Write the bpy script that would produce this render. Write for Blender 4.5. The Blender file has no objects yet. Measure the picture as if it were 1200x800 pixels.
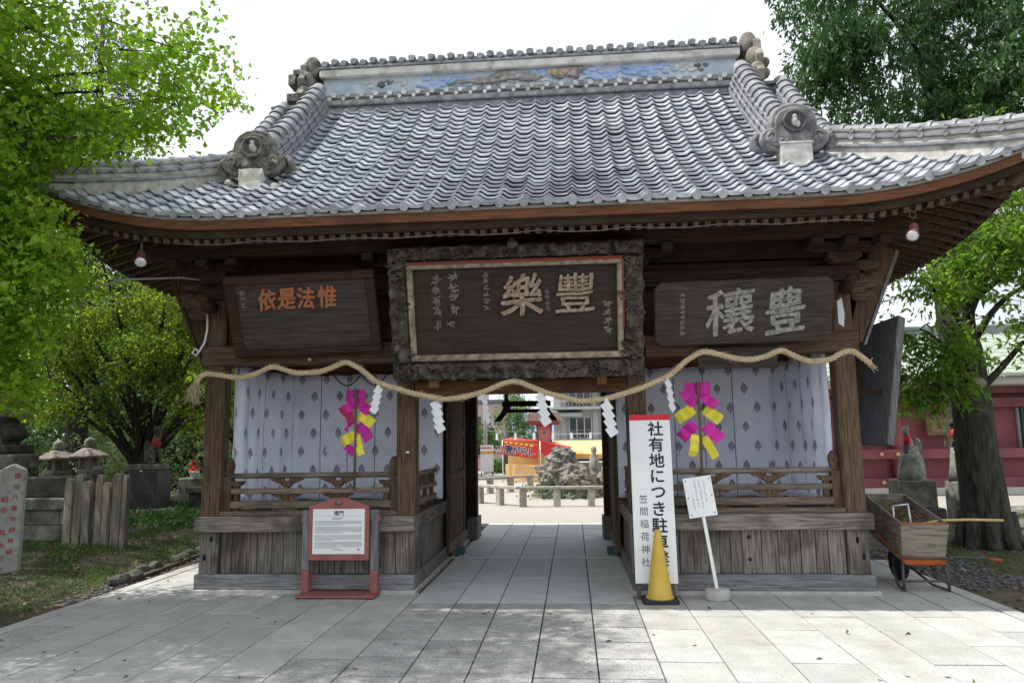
import bpy, bmesh, math, random
import numpy as np
from mathutils import Vector, Matrix, noise as mnoise, Euler

random.seed(7)
RNG = np.random.default_rng(11)
SC = bpy.context.scene
COL = SC.collection
R = math.radians

# ------------------------------------------------------------------ camera, world, sun, exposure
cam_d = bpy.data.cameras.new('camera')
cam_d.sensor_width = 36.0
cam_d.lens = 853.16 / 1200 * 36
cam_d.clip_start, cam_d.clip_end = 0.05, 9000
cam = bpy.data.objects.new('camera', cam_d)
COL.objects.link(cam)
PITCH, YAW, ROLL = .1348, .0806, .0142
cam.matrix_world = (Matrix.Translation((.5488, -7.6916, 1.55)) @ Matrix.Rotation(YAW, 4, 'Z')
                    @ Matrix.Rotation(math.pi / 2 + PITCH, 4, 'X') @ Matrix.Rotation(-ROLL, 4, 'Z'))
SC.camera = cam

SUN_DIR = Vector((.60, .105, -1.0)).normalized()          # the way the light travels
SUN_EL = math.asin(-SUN_DIR.z)
SUN_AZ = math.atan2(-SUN_DIR.x, -SUN_DIR.y)              # clockwise from +Y
world = bpy.data.worlds.new('World')
SC.world = world
world.use_nodes = True
wn, wl = world.node_tree.nodes, world.node_tree.links
bg = wn['Background']
sky = wn.new('ShaderNodeTexSky')
sky.sky_type = 'NISHITA'
sky.sun_disc = False
sky.sun_elevation = SUN_EL
sky.sun_rotation = SUN_AZ
sky.altitude = 50
sky.air_density = 1.3
sky.dust_density = 3.0
wtc = wn.new('ShaderNodeTexCoord')
wmap = wn.new('ShaderNodeMapping')
wmap.inputs['Scale'].default_value = (1.0, 1.0, 2.2)
wmap.inputs['Location'].default_value = (.35, 0, .1)
wno = wn.new('ShaderNodeTexNoise')
wno.inputs['Scale'].default_value = 1.7
wno.inputs['Detail'].default_value = 7
wno.inputs['Roughness'].default_value = .55
wrp = wn.new('ShaderNodeValToRGB')
wrp.color_ramp.elements[0].position = .30
wrp.color_ramp.elements[1].position = .50
wrp.color_ramp.elements[0].color = (.45, .45, .45, 1)
wmix = wn.new('ShaderNodeMixRGB')
wmix.inputs[2].default_value = (9.7, 10.3, 11.0, 1)       # bright thin cloud
wl.new(wtc.outputs['Generated'], wmap.inputs['Vector'])
wl.new(wmap.outputs['Vector'], wno.inputs['Vector'])
wl.new(wno.outputs['Fac'], wrp.inputs['Fac'])
wl.new(wrp.outputs['Color'], wmix.inputs[0])
wl.new(sky.outputs['Color'], wmix.inputs[1])
wl.new(wmix.outputs['Color'], bg.inputs['Color'])
bg.inputs['Strength'].default_value = .1

sun_d = bpy.data.lights.new('sun', 'SUN')
sun_d.energy = 5.0
sun_d.angle = R(.55)
sun_d.color = (1, .955, .88)
sun = bpy.data.objects.new('sun', sun_d)
COL.objects.link(sun)
sun.rotation_euler = SUN_DIR.to_track_quat('-Z', 'Y').to_euler()

vs = SC.view_settings
vs.view_transform = 'Standard'
vs.look = 'None'
vs.gamma = 1
vs.exposure = .22
vs.use_curve_mapping = False
SC.cycles.max_bounces = 7
SC.cycles.diffuse_bounces = 4
SC.cycles.transparent_max_bounces = 6
SC.cycles.use_denoising = True

# ------------------------------------------------------------------ materials
MATS = {}


def mat(name, c1, c2=None, scale=6, stretch=(1, 1, 1), rough=.75, bump=0., bscale=None, vary=0., island=0., transl=0.,
        spec=.4, metal=0., stain=None, lo=.32, hi=.68, detail=6, speck=None, bdist=.01, emit=0):
    """procedural material: two-tone noise (stretched for grain), optional stains, specks, bump and per-object variation"""
    if name in MATS:
        return MATS[name]
    m = bpy.data.materials.new(name)
    m.use_nodes = True
    N, L = m.node_tree.nodes, m.node_tree.links
    b = N['Principled BSDF']
    b.inputs['Roughness'].default_value = rough
    b.inputs['Specular IOR Level'].default_value = spec
    b.inputs['Metallic'].default_value = metal
    c2 = c2 or c1
    geo = N.new('ShaderNodeNewGeometry')
    mp = N.new('ShaderNodeMapping')
    mp.inputs['Scale'].default_value = stretch
    L.new(geo.outputs['Position'], mp.inputs['Vector'])
    no = N.new('ShaderNodeTexNoise')
    no.inputs['Scale'].default_value = scale
    no.inputs['Detail'].default_value = detail
    L.new(mp.outputs['Vector'], no.inputs['Vector'])
    rp = N.new('ShaderNodeValToRGB')
    rp.color_ramp.elements[0].position, rp.color_ramp.elements[1].position = lo, hi
    rp.color_ramp.elements[0].color = (*c1, 1)
    rp.color_ramp.elements[1].color = (*c2, 1)
    L.new(no.outputs['Fac'], rp.inputs['Fac'])
    col = rp.outputs['Color']
    if stain:
        sc, ss, th, amt = stain
        n2 = N.new('ShaderNodeTexNoise')
        n2.inputs['Scale'].default_value = ss
        n2.inputs['Detail'].default_value = 5
        L.new(geo.outputs['Position'], n2.inputs['Vector'])
        r2 = N.new('ShaderNodeValToRGB')
        r2.color_ramp.elements[0].position, r2.color_ramp.elements[1].position = th, min(1, th + .16)
        r2.color_ramp.elements[0].color = (0, 0, 0, 1)
        r2.color_ramp.elements[1].color = (amt, amt, amt, 1)
        L.new(n2.outputs['Fac'], r2.inputs['Fac'])
        mx = N.new('ShaderNodeMixRGB')
        mx.inputs[2].default_value = (*sc, 1)
        L.new(r2.outputs['Color'], mx.inputs[0])
        L.new(col, mx.inputs[1])
        col = mx.outputs['Color']
    if speck:
        sc, ss, th, amt = speck
        n3 = N.new('ShaderNodeTexNoise')
        n3.inputs['Scale'].default_value = ss
        n3.inputs['Detail'].default_value = 2
        L.new(geo.outputs['Position'], n3.inputs['Vector'])
        r3 = N.new('ShaderNodeValToRGB')
        r3.color_ramp.elements[0].position, r3.color_ramp.elements[1].position = th, min(1, th + .08)
        r3.color_ramp.elements[0].color = (0, 0, 0, 1)
        r3.color_ramp.elements[1].color = (amt, amt, amt, 1)
        L.new(n3.outputs['Fac'], r3.inputs['Fac'])
        mx = N.new('ShaderNodeMixRGB')
        mx.inputs[2].default_value = (*sc, 1)
        L.new(r3.outputs['Color'], mx.inputs[0])
        L.new(col, mx.inputs[1])
        col = mx.outputs['Color']
    if vary or island:
        hs = N.new('ShaderNodeHueSaturation')
        mr = N.new('ShaderNodeMapRange')
        k = vary or island
        mr.inputs['To Min'].default_value, mr.inputs['To Max'].default_value = 1 - k, 1 + k
        if vary:
            oi = N.new('ShaderNodeObjectInfo')
            L.new(oi.outputs['Random'], mr.inputs['Value'])
        else:
            L.new(geo.outputs['Random Per Island'], mr.inputs['Value'])
            mh = N.new('ShaderNodeMapRange')
            mh.inputs['To Min'].default_value, mh.inputs['To Max'].default_value = .475, .515
            L.new(geo.outputs['Random Per Island'], mh.inputs['Value'])
            L.new(mh.outputs['Result'], hs.inputs['Hue'])
        L.new(mr.outputs['Result'], hs.inputs['Value'])
        L.new(col, hs.inputs['Color'])
        col = hs.outputs['Color']
    L.new(col, b.inputs['Base Color'])
    if bump:
        nb = no
        if bscale:
            nb = N.new('ShaderNodeTexNoise')
            nb.inputs['Scale'].default_value = bscale
            nb.inputs['Detail'].default_value = 5
            L.new(mp.outputs['Vector'], nb.inputs['Vector'])
        bp = N.new('ShaderNodeBump')
        bp.inputs['Strength'].default_value = bump
        bp.inputs['Distance'].default_value = bdist
        L.new(nb.outputs['Fac'], bp.inputs['Height'])
        L.new(bp.outputs['Normal'], b.inputs['Normal'])
    if transl:
        tr = N.new('ShaderNodeBsdfTranslucent')
        ms = N.new('ShaderNodeMixShader')
        ms.inputs[0].default_value = transl
        hs2 = N.new('ShaderNodeHueSaturation')
        hs2.inputs['Value'].default_value = 1.8
        hs2.inputs['Saturation'].default_value = 1.08
        L.new(col, hs2.inputs['Color'])
        L.new(hs2.outputs['Color'], tr.inputs['Color'])
        L.new(b.outputs['BSDF'], ms.inputs[1])
        L.new(tr.outputs['BSDF'], ms.inputs[2])
        L.new(ms.outputs['Shader'], N['Material Output'].inputs['Surface'])
    MATS[name] = m
    return m


def grain(axis, k=14):
    return tuple(.9 if a == axis else k for a in 'xyz')


def wood(kind, axis):
    """weathered timber with its grain along one axis"""
    P = {'grey': ((.085, .070, .058), (.27, .245, .22), ((.045, .034, .027), 2.4, .50, .7)),
         'brown': ((.05, .029, .018), (.15, .098, .066), ((.22, .19, .165), 2.2, .6, .35)),
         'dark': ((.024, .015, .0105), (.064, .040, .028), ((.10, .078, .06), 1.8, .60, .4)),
         'red': ((.10, .040, .020), (.21, .092, .045), ((.05, .022, .013), 1.1, .52, .6)),
         'rail': ((.10, .075, .055), (.25, .205, .165), ((.06, .04, .028), 2.0, .55, .5)),
         'ash': ((.11, .11, .112), (.25, .25, .255), ((.04, .036, .034), 1.4, .55, .5))}[kind]
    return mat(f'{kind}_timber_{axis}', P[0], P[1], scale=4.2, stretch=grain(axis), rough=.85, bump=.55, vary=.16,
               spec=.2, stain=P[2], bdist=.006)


TILE = mat('roof_tile', (.285, .31, .36), (.53, .555, .61), scale=9, rough=.28, bump=.25, bscale=40, vary=.30, spec=.7,
           stain=((.13, .13, .135), 1.3, .56, .5), speck=((.5, .5, .48), 55, .68, .5))
TILE_ST = mat('roof_tile_bulk', (.285, .31, .36), (.53, .555, .61), scale=9, rough=.28, bump=.25, bscale=40, island=.30, spec=.7,
              stain=((.13, .13, .135), 1.3, .56, .5), speck=((.5, .5, .48), 55, .68, .5))
RIDGE = mat('ridge_tile', (.13, .138, .155), (.29, .295, .31), scale=11, rough=.5, bump=.3, vary=.2, spec=.5,
            stain=((.09, .085, .08), 2.5, .55, .6))
ORN = mat('ornament_tile', (.07, .07, .075), (.26, .26, .265), scale=9, rough=.65, bump=.6, bscale=22, spec=.4, stain=((.36, .35, .32), 5, .62, .6))
ORN2 = mat('weathered_ornament_tile', (.05, .048, .045), (.24, .225, .20), scale=12, rough=.85, bump=.8, bscale=26, stain=((.40, .36, .29), 6, .6, .7))
PLASTER = mat('white_plaster', (.52, .50, .46), (.72, .71, .68), scale=4, rough=.9, bump=.3, stain=((.20, .18, .155), 3.5, .58, .8))
PLASTER2 = mat('mortar', (.40, .38, .35), (.66, .64, .60), scale=12, rough=.95, bump=.5, stain=((.16, .13, .10), 5, .55, .8))
PANELBLUE = mat('pale_blue_plaster', (.38, .45, .55), (.56, .62, .70), scale=7, rough=.9, bump=.4, stain=((.70, .70, .68), 4, .55, .7))
BLUE = mat('blue_plaster', (.26, .37, .62), (.40, .52, .74), scale=8, rough=.85, bump=.3)
GRANITE = mat('granite', (.375, .375, .36), (.475, .475, .46), scale=3.4, rough=.8, bump=.6, bscale=90, vary=.10, spec=.3,
              stain=((.28, .265, .235), 2.0, .56, .55), speck=((.20, .20, .20), 60, .56, .55), bdist=.003)
BRIGHTENED = mat('brightened_granite', (.47, .475, .47), (.57, .575, .57), scale=3.4, rough=.75, bump=.4, bscale=90, vary=.08, spec=.35, stain=((.36, .35, .33), 2.0, .58, .5), speck=((.3, .3, .3), 60, .6, .4), bdist=.003)  # paler copy of the granite, lightened to brighten the dim passage floor
GRANITE_R = mat('rough_granite', (.31, .305, .30), (.43, .425, .415), scale=6, rough=.9, bump=.7, bscale=95, vary=.13, spec=.3,
                stain=((.18, .17, .165), 3.2, .54, .5), speck=((.14, .138, .138), 52, .53, .6), bdist=.004)
BED = mat('joint_sand', (.03, .028, .024), (.07, .065, .055), scale=20, rough=1, stain=((.06, .075, .03), 1.5, .58, .7))
SOIL = mat('soil', (.055, .042, .030), (.12, .095, .068), scale=7, rough=1, bump=.8, bscale=35, stain=((.035, .05, .018), 1.6, .48, .8))
GRAVEL = mat('pale_gravel', (.30, .275, .24), (.46, .43, .385), scale=40, rough=1, bump=.6, bscale=80, stain=((.36, .33, .29), .9, .5, .5))
GRASSM = mat('grass_blade', (.035, .085, .014), (.085, .16, .028), scale=3, rough=.7, island=.35, transl=.25)
WEEDM = mat('weed_leaf', (.03, .08, .015), (.07, .15, .03), scale=3, rough=.7, island=.35, transl=.3)
STONE = mat('mossy_stone', (.10, .10, .085), (.24, .235, .205), scale=7, rough=.95, bump=.6, bscale=30, vary=.12, stain=((.055, .06, .035), 2.5, .52, .7))
STONE_D = mat('dark_polished_stone', (.022, .021, .021), (.05, .047, .046), scale=10, rough=.55, bump=.2)
STONE_L = mat('light_cut_stone', (.26, .265, .255), (.40, .40, .385), scale=8, rough=.9, bump=.4, bscale=60, stain=((.16, .17, .13), 3, .58, .5))
ROCKM = mat('tufa_rock', (.07, .066, .06), (.30, .28, .25), scale=5, rough=1, bump=1, bscale=14, stain=((.25, .27, .10), 2.2, .60, .6), bdist=.06)
WHITE = mat('white_paint', (.78, .79, .80), (.84, .85, .86), scale=3, rough=.5, stain=((.55, .55, .53), 4, .60, .35))
PAPER = mat('white_paper', (.82, .83, .85), rough=.8, transl=.2)
BLACK = mat('black_ink', (.018, .018, .022), rough=.6)
GREYINK = mat('grey_ink', (.25, .25, .26), rough=.7)
SIGNRED = mat('sign_red', (.62, .018, .028), rough=.5)
FRAMERED = mat('faded_red_paint', (.27, .085, .08), (.34, .115, .11), scale=8, rough=.7, bump=.2)
SHRINERED = mat('shrine_red_paint', (.19, .050, .062), (.26, .080, .096), scale=2, rough=.6, vary=.06, stain=((.20, .04, .045), 1.5, .6, .5))
BRONZEGREEN = mat('green_copper_roof', (.30, .36, .29), (.40, .45, .38), scale=3, stretch=(1, 1, 1), rough=.6, stain=((.22, .25, .22), 1, .6, .5))
GOLD = mat('gilt_fitting', (.55, .38, .12), (.65, .48, .2), scale=20, rough=.4, metal=.7)
CURTAIN = mat('white_curtain_cloth', (.72, .74, .82), (.80, .82, .89), scale=2.5, rough=.9, bump=.2, bscale=7, bdist=.03, stain=((.64, .64, .68), 1.6, .58, .5), transl=.35)
CREST = mat('crest_print', (.045, .028, .035), rough=.9)
MAGENTA = mat('magenta_paper', (.52, .018, .30), (.60, .03, .36), scale=5, rough=.7, vary=.15)
CRIMSON = mat('crimson_paper', (.42, .012, .09), rough=.7)
YELLOWP = mat('yellow_paper', (.72, .62, .035), (.78, .70, .08), scale=5, rough=.7, vary=.12)
ROPE = mat('straw_rope', (.46, .35, .20), (.66, .54, .35), scale=60, stretch=(1, 1, 1), rough=.9, bump=.6, bscale=160)
CONE = mat('yellow_plastic', (.55, .36, .05), (.64, .44, .075), scale=8, rough=.5, stain=((.50, .30, .04), 9, .6, .5), bump=.1)
RUBBER = mat('black_rubber', (.022, .022, .022), (.04, .04, .04), scale=20, rough=.85)
CONCRETE = mat('concrete', (.36, .35, .33), (.50, .49, .47), scale=12, rough=.95, bump=.4, bscale=60)
PLYWOOD = mat('dirty_plywood', (.16, .135, .105), (.34, .30, .24), scale=5, stretch=(1, 1, 8), rough=.9, bump=.3, stain=((.07, .055, .04), 4, .55, .6))
ORANGE = mat('orange_enamel', (.42, .085, .018), (.50, .13, .03), scale=9, rough=.6, stain=((.12, .045, .02), 8, .55, .8))
STEEL = mat('dull_steel', (.06, .06, .058), (.12, .115, .11), scale=20, rough=.6, metal=.3)
BRIGHT = mat('white_metal', (.72, .73, .75), rough=.35, metal=.2)
BAMBOO = mat('bamboo', (.50, .34, .12), (.62, .45, .19), scale=7, stretch=(1, 8, 8), rough=.55)
STICKM = mat('brown_stick', (.10, .062, .042), (.20, .135, .09), scale=9, stretch=(9, 9, 1), rough=.8)
STRAW = mat('dry_litter', (.12, .085, .045), (.26, .19, .10), scale=30, rough=1, island=.4)
CABLE = mat('grey_cable', (.20, .20, .19), (.30, .30, .285), scale=20, rough=.7)
WIREM = mat('dark_wire', (.06, .06, .06), rough=.6)
LAMPRED = mat('dull_red_lamp_body', (.16, .045, .05), (.21, .07, .07), scale=10, rough=.6)
LAMPGLASS = mat('lamp_reflector', (.70, .71, .72), (.86, .87, .88), scale=30, rough=.25, metal=.3)
CARVED = mat('carved_dark_timber', (.026, .021, .016), (.13, .112, .092), scale=9, rough=.8, bump=.8, bscale=28, bdist=.02, stain=((.20, .18, .15), 7, .62, .45))
BOARDK = mat('dark_plaque_board', (.016, .010, .008), (.040, .026, .020), scale=3.5, stretch=(1, 12, 9), rough=.75, bump=.3, vary=.1)
BOARDG = mat('greyed_plaque_board', (.028, .020, .016), (.072, .054, .046), scale=3.5, stretch=(1, 12, 9), rough=.8, bump=.4, vary=.1)
IVORY = mat('aged_ivory_paint', (.15, .115, .08), (.40, .335, .25), scale=14, rough=.8, stain=((.14, .10, .07), 9, .55, .7))
VERMIL = mat('vermilion_line', (.26, .045, .022), (.17, .05, .03), scale=20, rough=.8)
CHARORANGE = mat('orange_characters', (.45, .11, .045), (.30, .17, .085), scale=26, rough=.8)
CHARGREY = mat('grey_chalky_characters', (.13, .125, .115), (.38, .37, .35), scale=26, rough=.9)
CHARPALE = mat('faint_characters', (.13, .125, .12), (.26, .25, .24), scale=60, rough=.9)
REDINK = mat('red_characters', (.42, .05, .045), (.30, .10, .09), scale=60, rough=.9)
BARK = mat('bark', (.020, .019, .015), (.08, .076, .062), scale=7, stretch=(3, 3, .55), rough=1, bump=1, bscale=9, bdist=.05, stain=((.06, .075, .04), 1.5, .58, .5))
BARK_D = mat('dark_bark', (.018, .016, .013), (.06, .052, .042), scale=8, stretch=(2, 2, .6), rough=1, bump=.7, bdist=.03)
GINKGO = mat('ginkgo_leaf', (.13, .25, .025), (.245, .37, .045), scale=1.3, rough=.55, island=.4, transl=.6)
MAPLE = mat('maple_leaf', (.06, .12, .02), (.20, .26, .04), scale=.9, rough=.6, island=.5, transl=.6)
CONIFER = mat('conifer_needle', (.014, .040, .016), (.032, .075, .026), scale=1.2, rough=.7, island=.35, transl=.2)
OAK = mat('broad_leaf', (.022, .072, .018), (.055, .135, .027), scale=1.2, rough=.4, island=.4, transl=.32, spec=.5)
PINNATE = mat('pinnate_leaf', (.08, .17, .025), (.18, .28, .04), scale=1.3, rough=.5, island=.4, transl=.6)
BUSH = mat('bush_leaf', (.11, .17, .06), (.23, .29, .12), scale=1.0, rough=.6, island=.4, transl=.35)
BUSHD = mat('dark_bush_leaf', (.03, .07, .018), (.07, .13, .03), scale=1.0, rough=.6, island=.4, transl=.3)
BIB = mat('red_cloth', (.55, .018, .022), (.62, .03, .03), scale=9, rough=.85)
TEAL = mat('blue_green_plastic', (.03, .12, .14), rough=.6)
AWNRED = mat('red_vinyl', (.58, .035, .03), (.64, .05, .045), scale=2, rough=.5, transl=.2)
CREAM = mat('cream_canvas', (.72, .56, .30), (.78, .64, .38), scale=2, rough=.8, transl=.35)
HOTELW = mat('hotel_wall', (.45, .46, .46), (.54, .55, .55), scale=.6, rough=.8)
HOTELD = mat('hotel_dark_trim', (.13, .14, .145), rough=.7)
HOTELROOF = mat('hotel_green_roof', (.33, .37, .33), (.40, .43, .39), scale=.8, rough=.7)
GLASS = mat('window_glass', (.05, .06, .07), (.10, .11, .12), scale=.4, rough=.12, spec=.8)
HILLM = mat('hazed_hill', (.16, .25, .36), (.22, .31, .42), scale=.02, rough=1)  # distance haze painted into the hills as a blue tint
BLUEP = mat('blue_sheet', (.02, .16, .52), rough=.6)
PINKR = mat('faded_red_lantern', (.46, .24, .23), (.54, .31, .30), scale=5, rough=.7)
SHINGLE = mat('grey_shingle', (.22, .20, .18), (.36, .33, .30), scale=14, rough=.9)


BLACK_HOLE = mat('rotted_knot', (.008, .007, .006), rough=1)


# ------------------------------------------------------------------ mesh helpers
class MB:
    """collects shapes, then links them as ONE mesh object"""

    def __init__(self):
        self.v, self.f, self.s = [], [], []

    def add(self, vs, fs, M=None, smooth=False):
        k = len(self.v)
        if M is not None:
            vs = [M @ Vector(p) for p in vs]
        self.v += [tuple(p) for p in vs]
        self.f += [tuple(i + k for i in f) for f in fs]
        self.s += [smooth] * len(fs)
        return self

    def box(self, x0, x1, y0, y1, z0, z1, M=None):
        return self.add([(x0, y0, z0), (x1, y0, z0), (x1, y1, z0), (x0, y1, z0), (x0, y0, z1), (x1, y0, z1), (x1, y1, z1), (x0, y1, z1)],
                        [(0, 3, 2, 1), (4, 5, 6, 7), (0, 1, 5, 4), (1, 2, 6, 5), (2, 3, 7, 6), (3, 0, 4, 7)], M)

    def beam(self, a, b, w, h, up=(0, 0, 1)):
        """box from a to b, w wide, h tall, centred on the line"""
        a, b = Vector(a), Vector(b)
        d = (b - a)
        ln = d.length
        d.normalize()
        s = d.cross(Vector(up)).normalized()
        u = s.cross(d)
        M = Matrix.Translation(a) @ Matrix((s, d, u)).transposed().to_4x4()
        return self.box(-w / 2, w / 2, 0, ln, -h / 2, h / 2, M)

    def tube(self, pts, r, n=8, cap=True, smooth=True):
        pts = [Vector(p) for p in pts]
        rs = r if isinstance(r, (list, tuple)) else [r] * len(pts)
        vs, fs = [], []
        prev = None
        for i, p in enumerate(pts):
            t = (pts[min(i + 1, len(pts) - 1)] - pts[max(i - 1, 0)]).normalized()
            if prev is None:
                a = t.orthogonal().normalized()
            else:
                a = (prev - t * prev.dot(t))
                a = a.normalized() if a.length > 1e-6 else t.orthogonal().normalized()
            prev = a
            b = t.cross(a)
            for k in range(n):
                q = 2 * math.pi * k / n
                vs.append(p + (a * math.cos(q) + b * math.sin(q)) * rs[i])
        for i in range(len(pts) - 1):
            for k in range(n):
                fs.append((i * n + k, i * n + (k + 1) % n, (i + 1) * n + (k + 1) % n, (i + 1) * n + k))
        if cap:
            fs.append(tuple(range(n))[::-1])
            fs.append(tuple((len(pts) - 1) * n + k for k in range(n)))
        return self.add(vs, fs, None, smooth)

    def lathe(self, prof, n=16, M=None, smooth=True, rot=0.):
        """prof: (radius, z) pairs"""
        vs, fs = [], []
        for r, z in prof:
            for k in range(n):
                q = 2 * math.pi * k / n + rot
                vs.append((r * math.cos(q), r * math.sin(q), z))
        for i in range(len(prof) - 1):
            for k in range(n):
                fs.append((i * n + k, i * n + (k + 1) % n, (i + 1) * n + (k + 1) % n, (i + 1) * n + k))
        fs.append(tuple(range(n))[::-1])
        fs.append(tuple((len(prof) - 1) * n + k for k in range(n)))
        return self.add(vs, fs, M, smooth)

    def prism(self, poly, d0, d1, M=None):
        """poly in local x,z; extruded along local y from d0 to d1"""
        n = len(poly)
        vs = [(x, d0, z) for x, z in poly] + [(x, d1, z) for x, z in poly]
        fs = [tuple(range(n)), tuple(range(2 * n - 1, n - 1, -1))]
        fs += [(i, i + n, (i + 1) % n + n, (i + 1) % n) for i in range(n)]
        return self.add(vs, fs, M)

    def ball(self, c, r, n=10, M=None, smooth=True):
        """ellipsoid"""
        if not isinstance(r, (list, tuple)):
            r = (r, r, r)
        prof = [(math.sin(math.pi * i / n), -math.cos(math.pi * i / n)) for i in range(n + 1)]
        prof[0], prof[-1] = (.02, -1), (.02, 1)
        T = Matrix.Translation(c) @ (M or Matrix()) @ Matrix.Diagonal((*r, 1)) if tuple(c) != (0, 0, 0) or M is None else M @ Matrix.Diagonal((*r, 1))
        return self.lathe(prof, n + 4, T, smooth)

    def grid(self, fn, nu, nv, smooth=True):
        vs = [fn(i / nu, j / nv) for j in range(nv + 1) for i in range(nu + 1)]
        fs = [(j * (nu + 1) + i, j * (nu + 1) + i + 1, (j + 1) * (nu + 1) + i + 1, (j + 1) * (nu + 1) + i) for j in range(nv) for i in range(nu)]
        return self.add(vs, fs, None, smooth)

    def mesh(self, name, m):
        me = bpy.data.meshes.new(name)
        me.from_pydata(self.v, [], self.f)
        me.polygons.foreach_set('use_smooth', self.s)
        me.materials.append(m)
        me.update()
        return me

    def build(self, name, m, parent=None, bevel=0, solid=0, loc=None):
        o = bpy.data.objects.new(name, self.mesh(name, m))
        COL.objects.link(o)
        if parent is not None:
            o.parent = parent
        if loc:
            o.location = loc
        if solid:
            q = o.modifiers.new('thick', 'SOLIDIFY')
            q.thickness = solid
            q.offset = 0
        if bevel:
            q = o.modifiers.new('bevel', 'BEVEL')
            q.width = bevel
            q.segments = 1
            q.limit_method = 'ANGLE'
        return o


def tag(o, label=None, cat=None, group=None, kind=None):
    if label:
        o['label'] = label
    if cat:
        o['category'] = cat
    if group:
        o['group'] = group
    if kind:
        o['kind'] = kind
    return o


def thing(name, label, cat, loc=(0, 0, 0), rz=0, group=None):
    o = bpy.data.objects.new(name, None)
    o.empty_display_size = .2
    COL.objects.link(o)
    o.location = loc
    o.rotation_euler = (0, 0, rz)
    return tag(o, label, cat, group)


def struct(name, mb, m, parent=None, **k):
    o = mb.build(name, m, parent, **k)
    if parent is None:
        o['kind'] = 'structure'
    return o


def dup(o, parent=None, loc=None, M=None):
    """a copy of one object sharing its mesh"""
    c = o.copy()
    COL.objects.link(c)
    c.parent = parent
    if M is not None:
        c.matrix_local = M
    elif loc is not None:
        c.location = loc
    return c


def copy_tree(o, parent=None):
    c = dup(o, parent)
    for ch in list(o.children):
        copy_tree(ch, c)
    return c


def text_part(name, s, size, m, parent, M, depth=.006, bold=0., stretch=(1, 1), brush=0.):
    """lettering from the built-in font, as a raised mesh; M takes local x,y (baseline plane) to place"""
    cu = bpy.data.curves.new(name, 'FONT')
    cu.body = s
    cu.size = size
    cu.extrude = depth
    cu.resolution_u = 3
    cu.align_x = 'CENTER'
    cu.align_y = 'CENTER'
    t = bpy.data.objects.new(name + '_curve', cu)
    COL.objects.link(t)
    dg = bpy.context.evaluated_depsgraph_get()
    me = bpy.data.meshes.new_from_object(t.evaluated_get(dg))
    bpy.data.objects.remove(t)
    me.materials.clear()
    me.materials.append(m)
    xs = np.array([v.co[:2] for v in me.vertices])
    c = (xs.max(0) + xs.min(0)) / 2
    me.transform(Matrix.Diagonal((stretch[0], stretch[1], 1, 1)) @ Matrix.Translation((-c[0], -c[1], 0)))
    if brush:
        b3 = bmesh.new()
        b3.from_mesh(me)
        bmesh.ops.triangulate(b3, faces=b3.faces)
        bmesh.ops.subdivide_edges(b3, edges=[e for e in b3.edges if e.calc_length() > size * .09], cuts=2)
        for v in b3.verts:
            w = mnoise.noise_vector((v.co.x * 3.2 / size, v.co.y * 3.2 / size, ord(s[0]) * .37)) * brush + mnoise.noise_vector((v.co.x * 9 / size, v.co.y * 9 / size, 2.)) * brush * .35
            v.co.x += w.x * size + v.co.y * .05
            v.co.y += w.y * size + v.co.x * .06
        b3.to_mesh(me)
        b3.free()
    me.transform(M)
    if bold:
        b2 = bmesh.new()
        for k, (ax, ay) in enumerate(((0, 0), (1, 0), (-1, 0), (0, 1), (0, -1))):
            t2 = me.copy()
            t2.transform(M @ Matrix.Translation((ax * bold, ay * bold, .00025 * k)) @ M.inverted())
            b2.from_mesh(t2)
            bpy.data.meshes.remove(t2)
        b2.to_mesh(me)
        b2.free()
    me.name = name
    o = bpy.data.objects.new(name, me)
    COL.objects.link(o)
    o.parent = parent
    return o


def strokes(mb, x, y, w, h, n, M, th, rnd, dz=.002):
    """small illegible brush strokes filling a cell (x, y centre) in the plane of M"""
    for _ in range(n):
        cx, cy = x + rnd.uniform(-.32, .32) * w, y + rnd.uniform(-.4, .4) * h
        a = rnd.choice((0, 0, 0, math.pi / 2, math.pi / 2, .75, -.75)) + rnd.uniform(-.12, .12)
        ln = rnd.uniform(.35, .8) * w / 2
        T = M @ Matrix.Translation((cx, cy, 0)) @ Matrix.Rotation(a, 4, 'Z')
        mb.box(-ln, ln, -th / 2, th / 2, 0, dz, T)


def leaf_mesh(name, P, D, length, width, m, parent, fan=False, droop=0.):
    """many small leaf faces: P base points (n,3), D tip directions (n,3)"""
    n = len(P)
    D = D / np.linalg.norm(D, axis=1, keepdims=True)
    rv = RNG.normal(size=(n, 3))
    S = np.cross(D, rv)
    S /= np.linalg.norm(S, axis=1, keepdims=True) + 1e-9
    L = (length * RNG.uniform(.5, 1.4, n))[:, None]
    W = (width * RNG.uniform(.75, 1.2, n))[:, None]
    Nn = np.cross(D, S)
    k = .82 if fan else .45
    v = np.empty((n, 4, 3))
    v[:, 0] = P
    v[:, 1] = P + D * L * k + S * W / 2 + Nn * W * .12
    v[:, 2] = P + D * L
    v[:, 3] = P + D * L * k - S * W / 2 + Nn * W * .12
    v[:, 2, 2] -= droop * L[:, 0]
    me = bpy.data.meshes.new(name)
    me.vertices.add(n * 4)
    me.vertices.foreach_set('co', v.reshape(-1))
    me.loops.add(n * 4)
    me.loops.foreach_set('vertex_index', np.arange(n * 4))
    me.polygons.add(n)
    me.polygons.foreach_set('loop_start', np.arange(n) * 4)
    me.polygons.foreach_set('loop_total', np.full(n, 4))
    me.materials.append(m)
    me.update(calc_edges=True)
    o = bpy.data.objects.new(name, me)
    COL.objects.link(o)
    o.parent = parent
    return o


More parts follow.
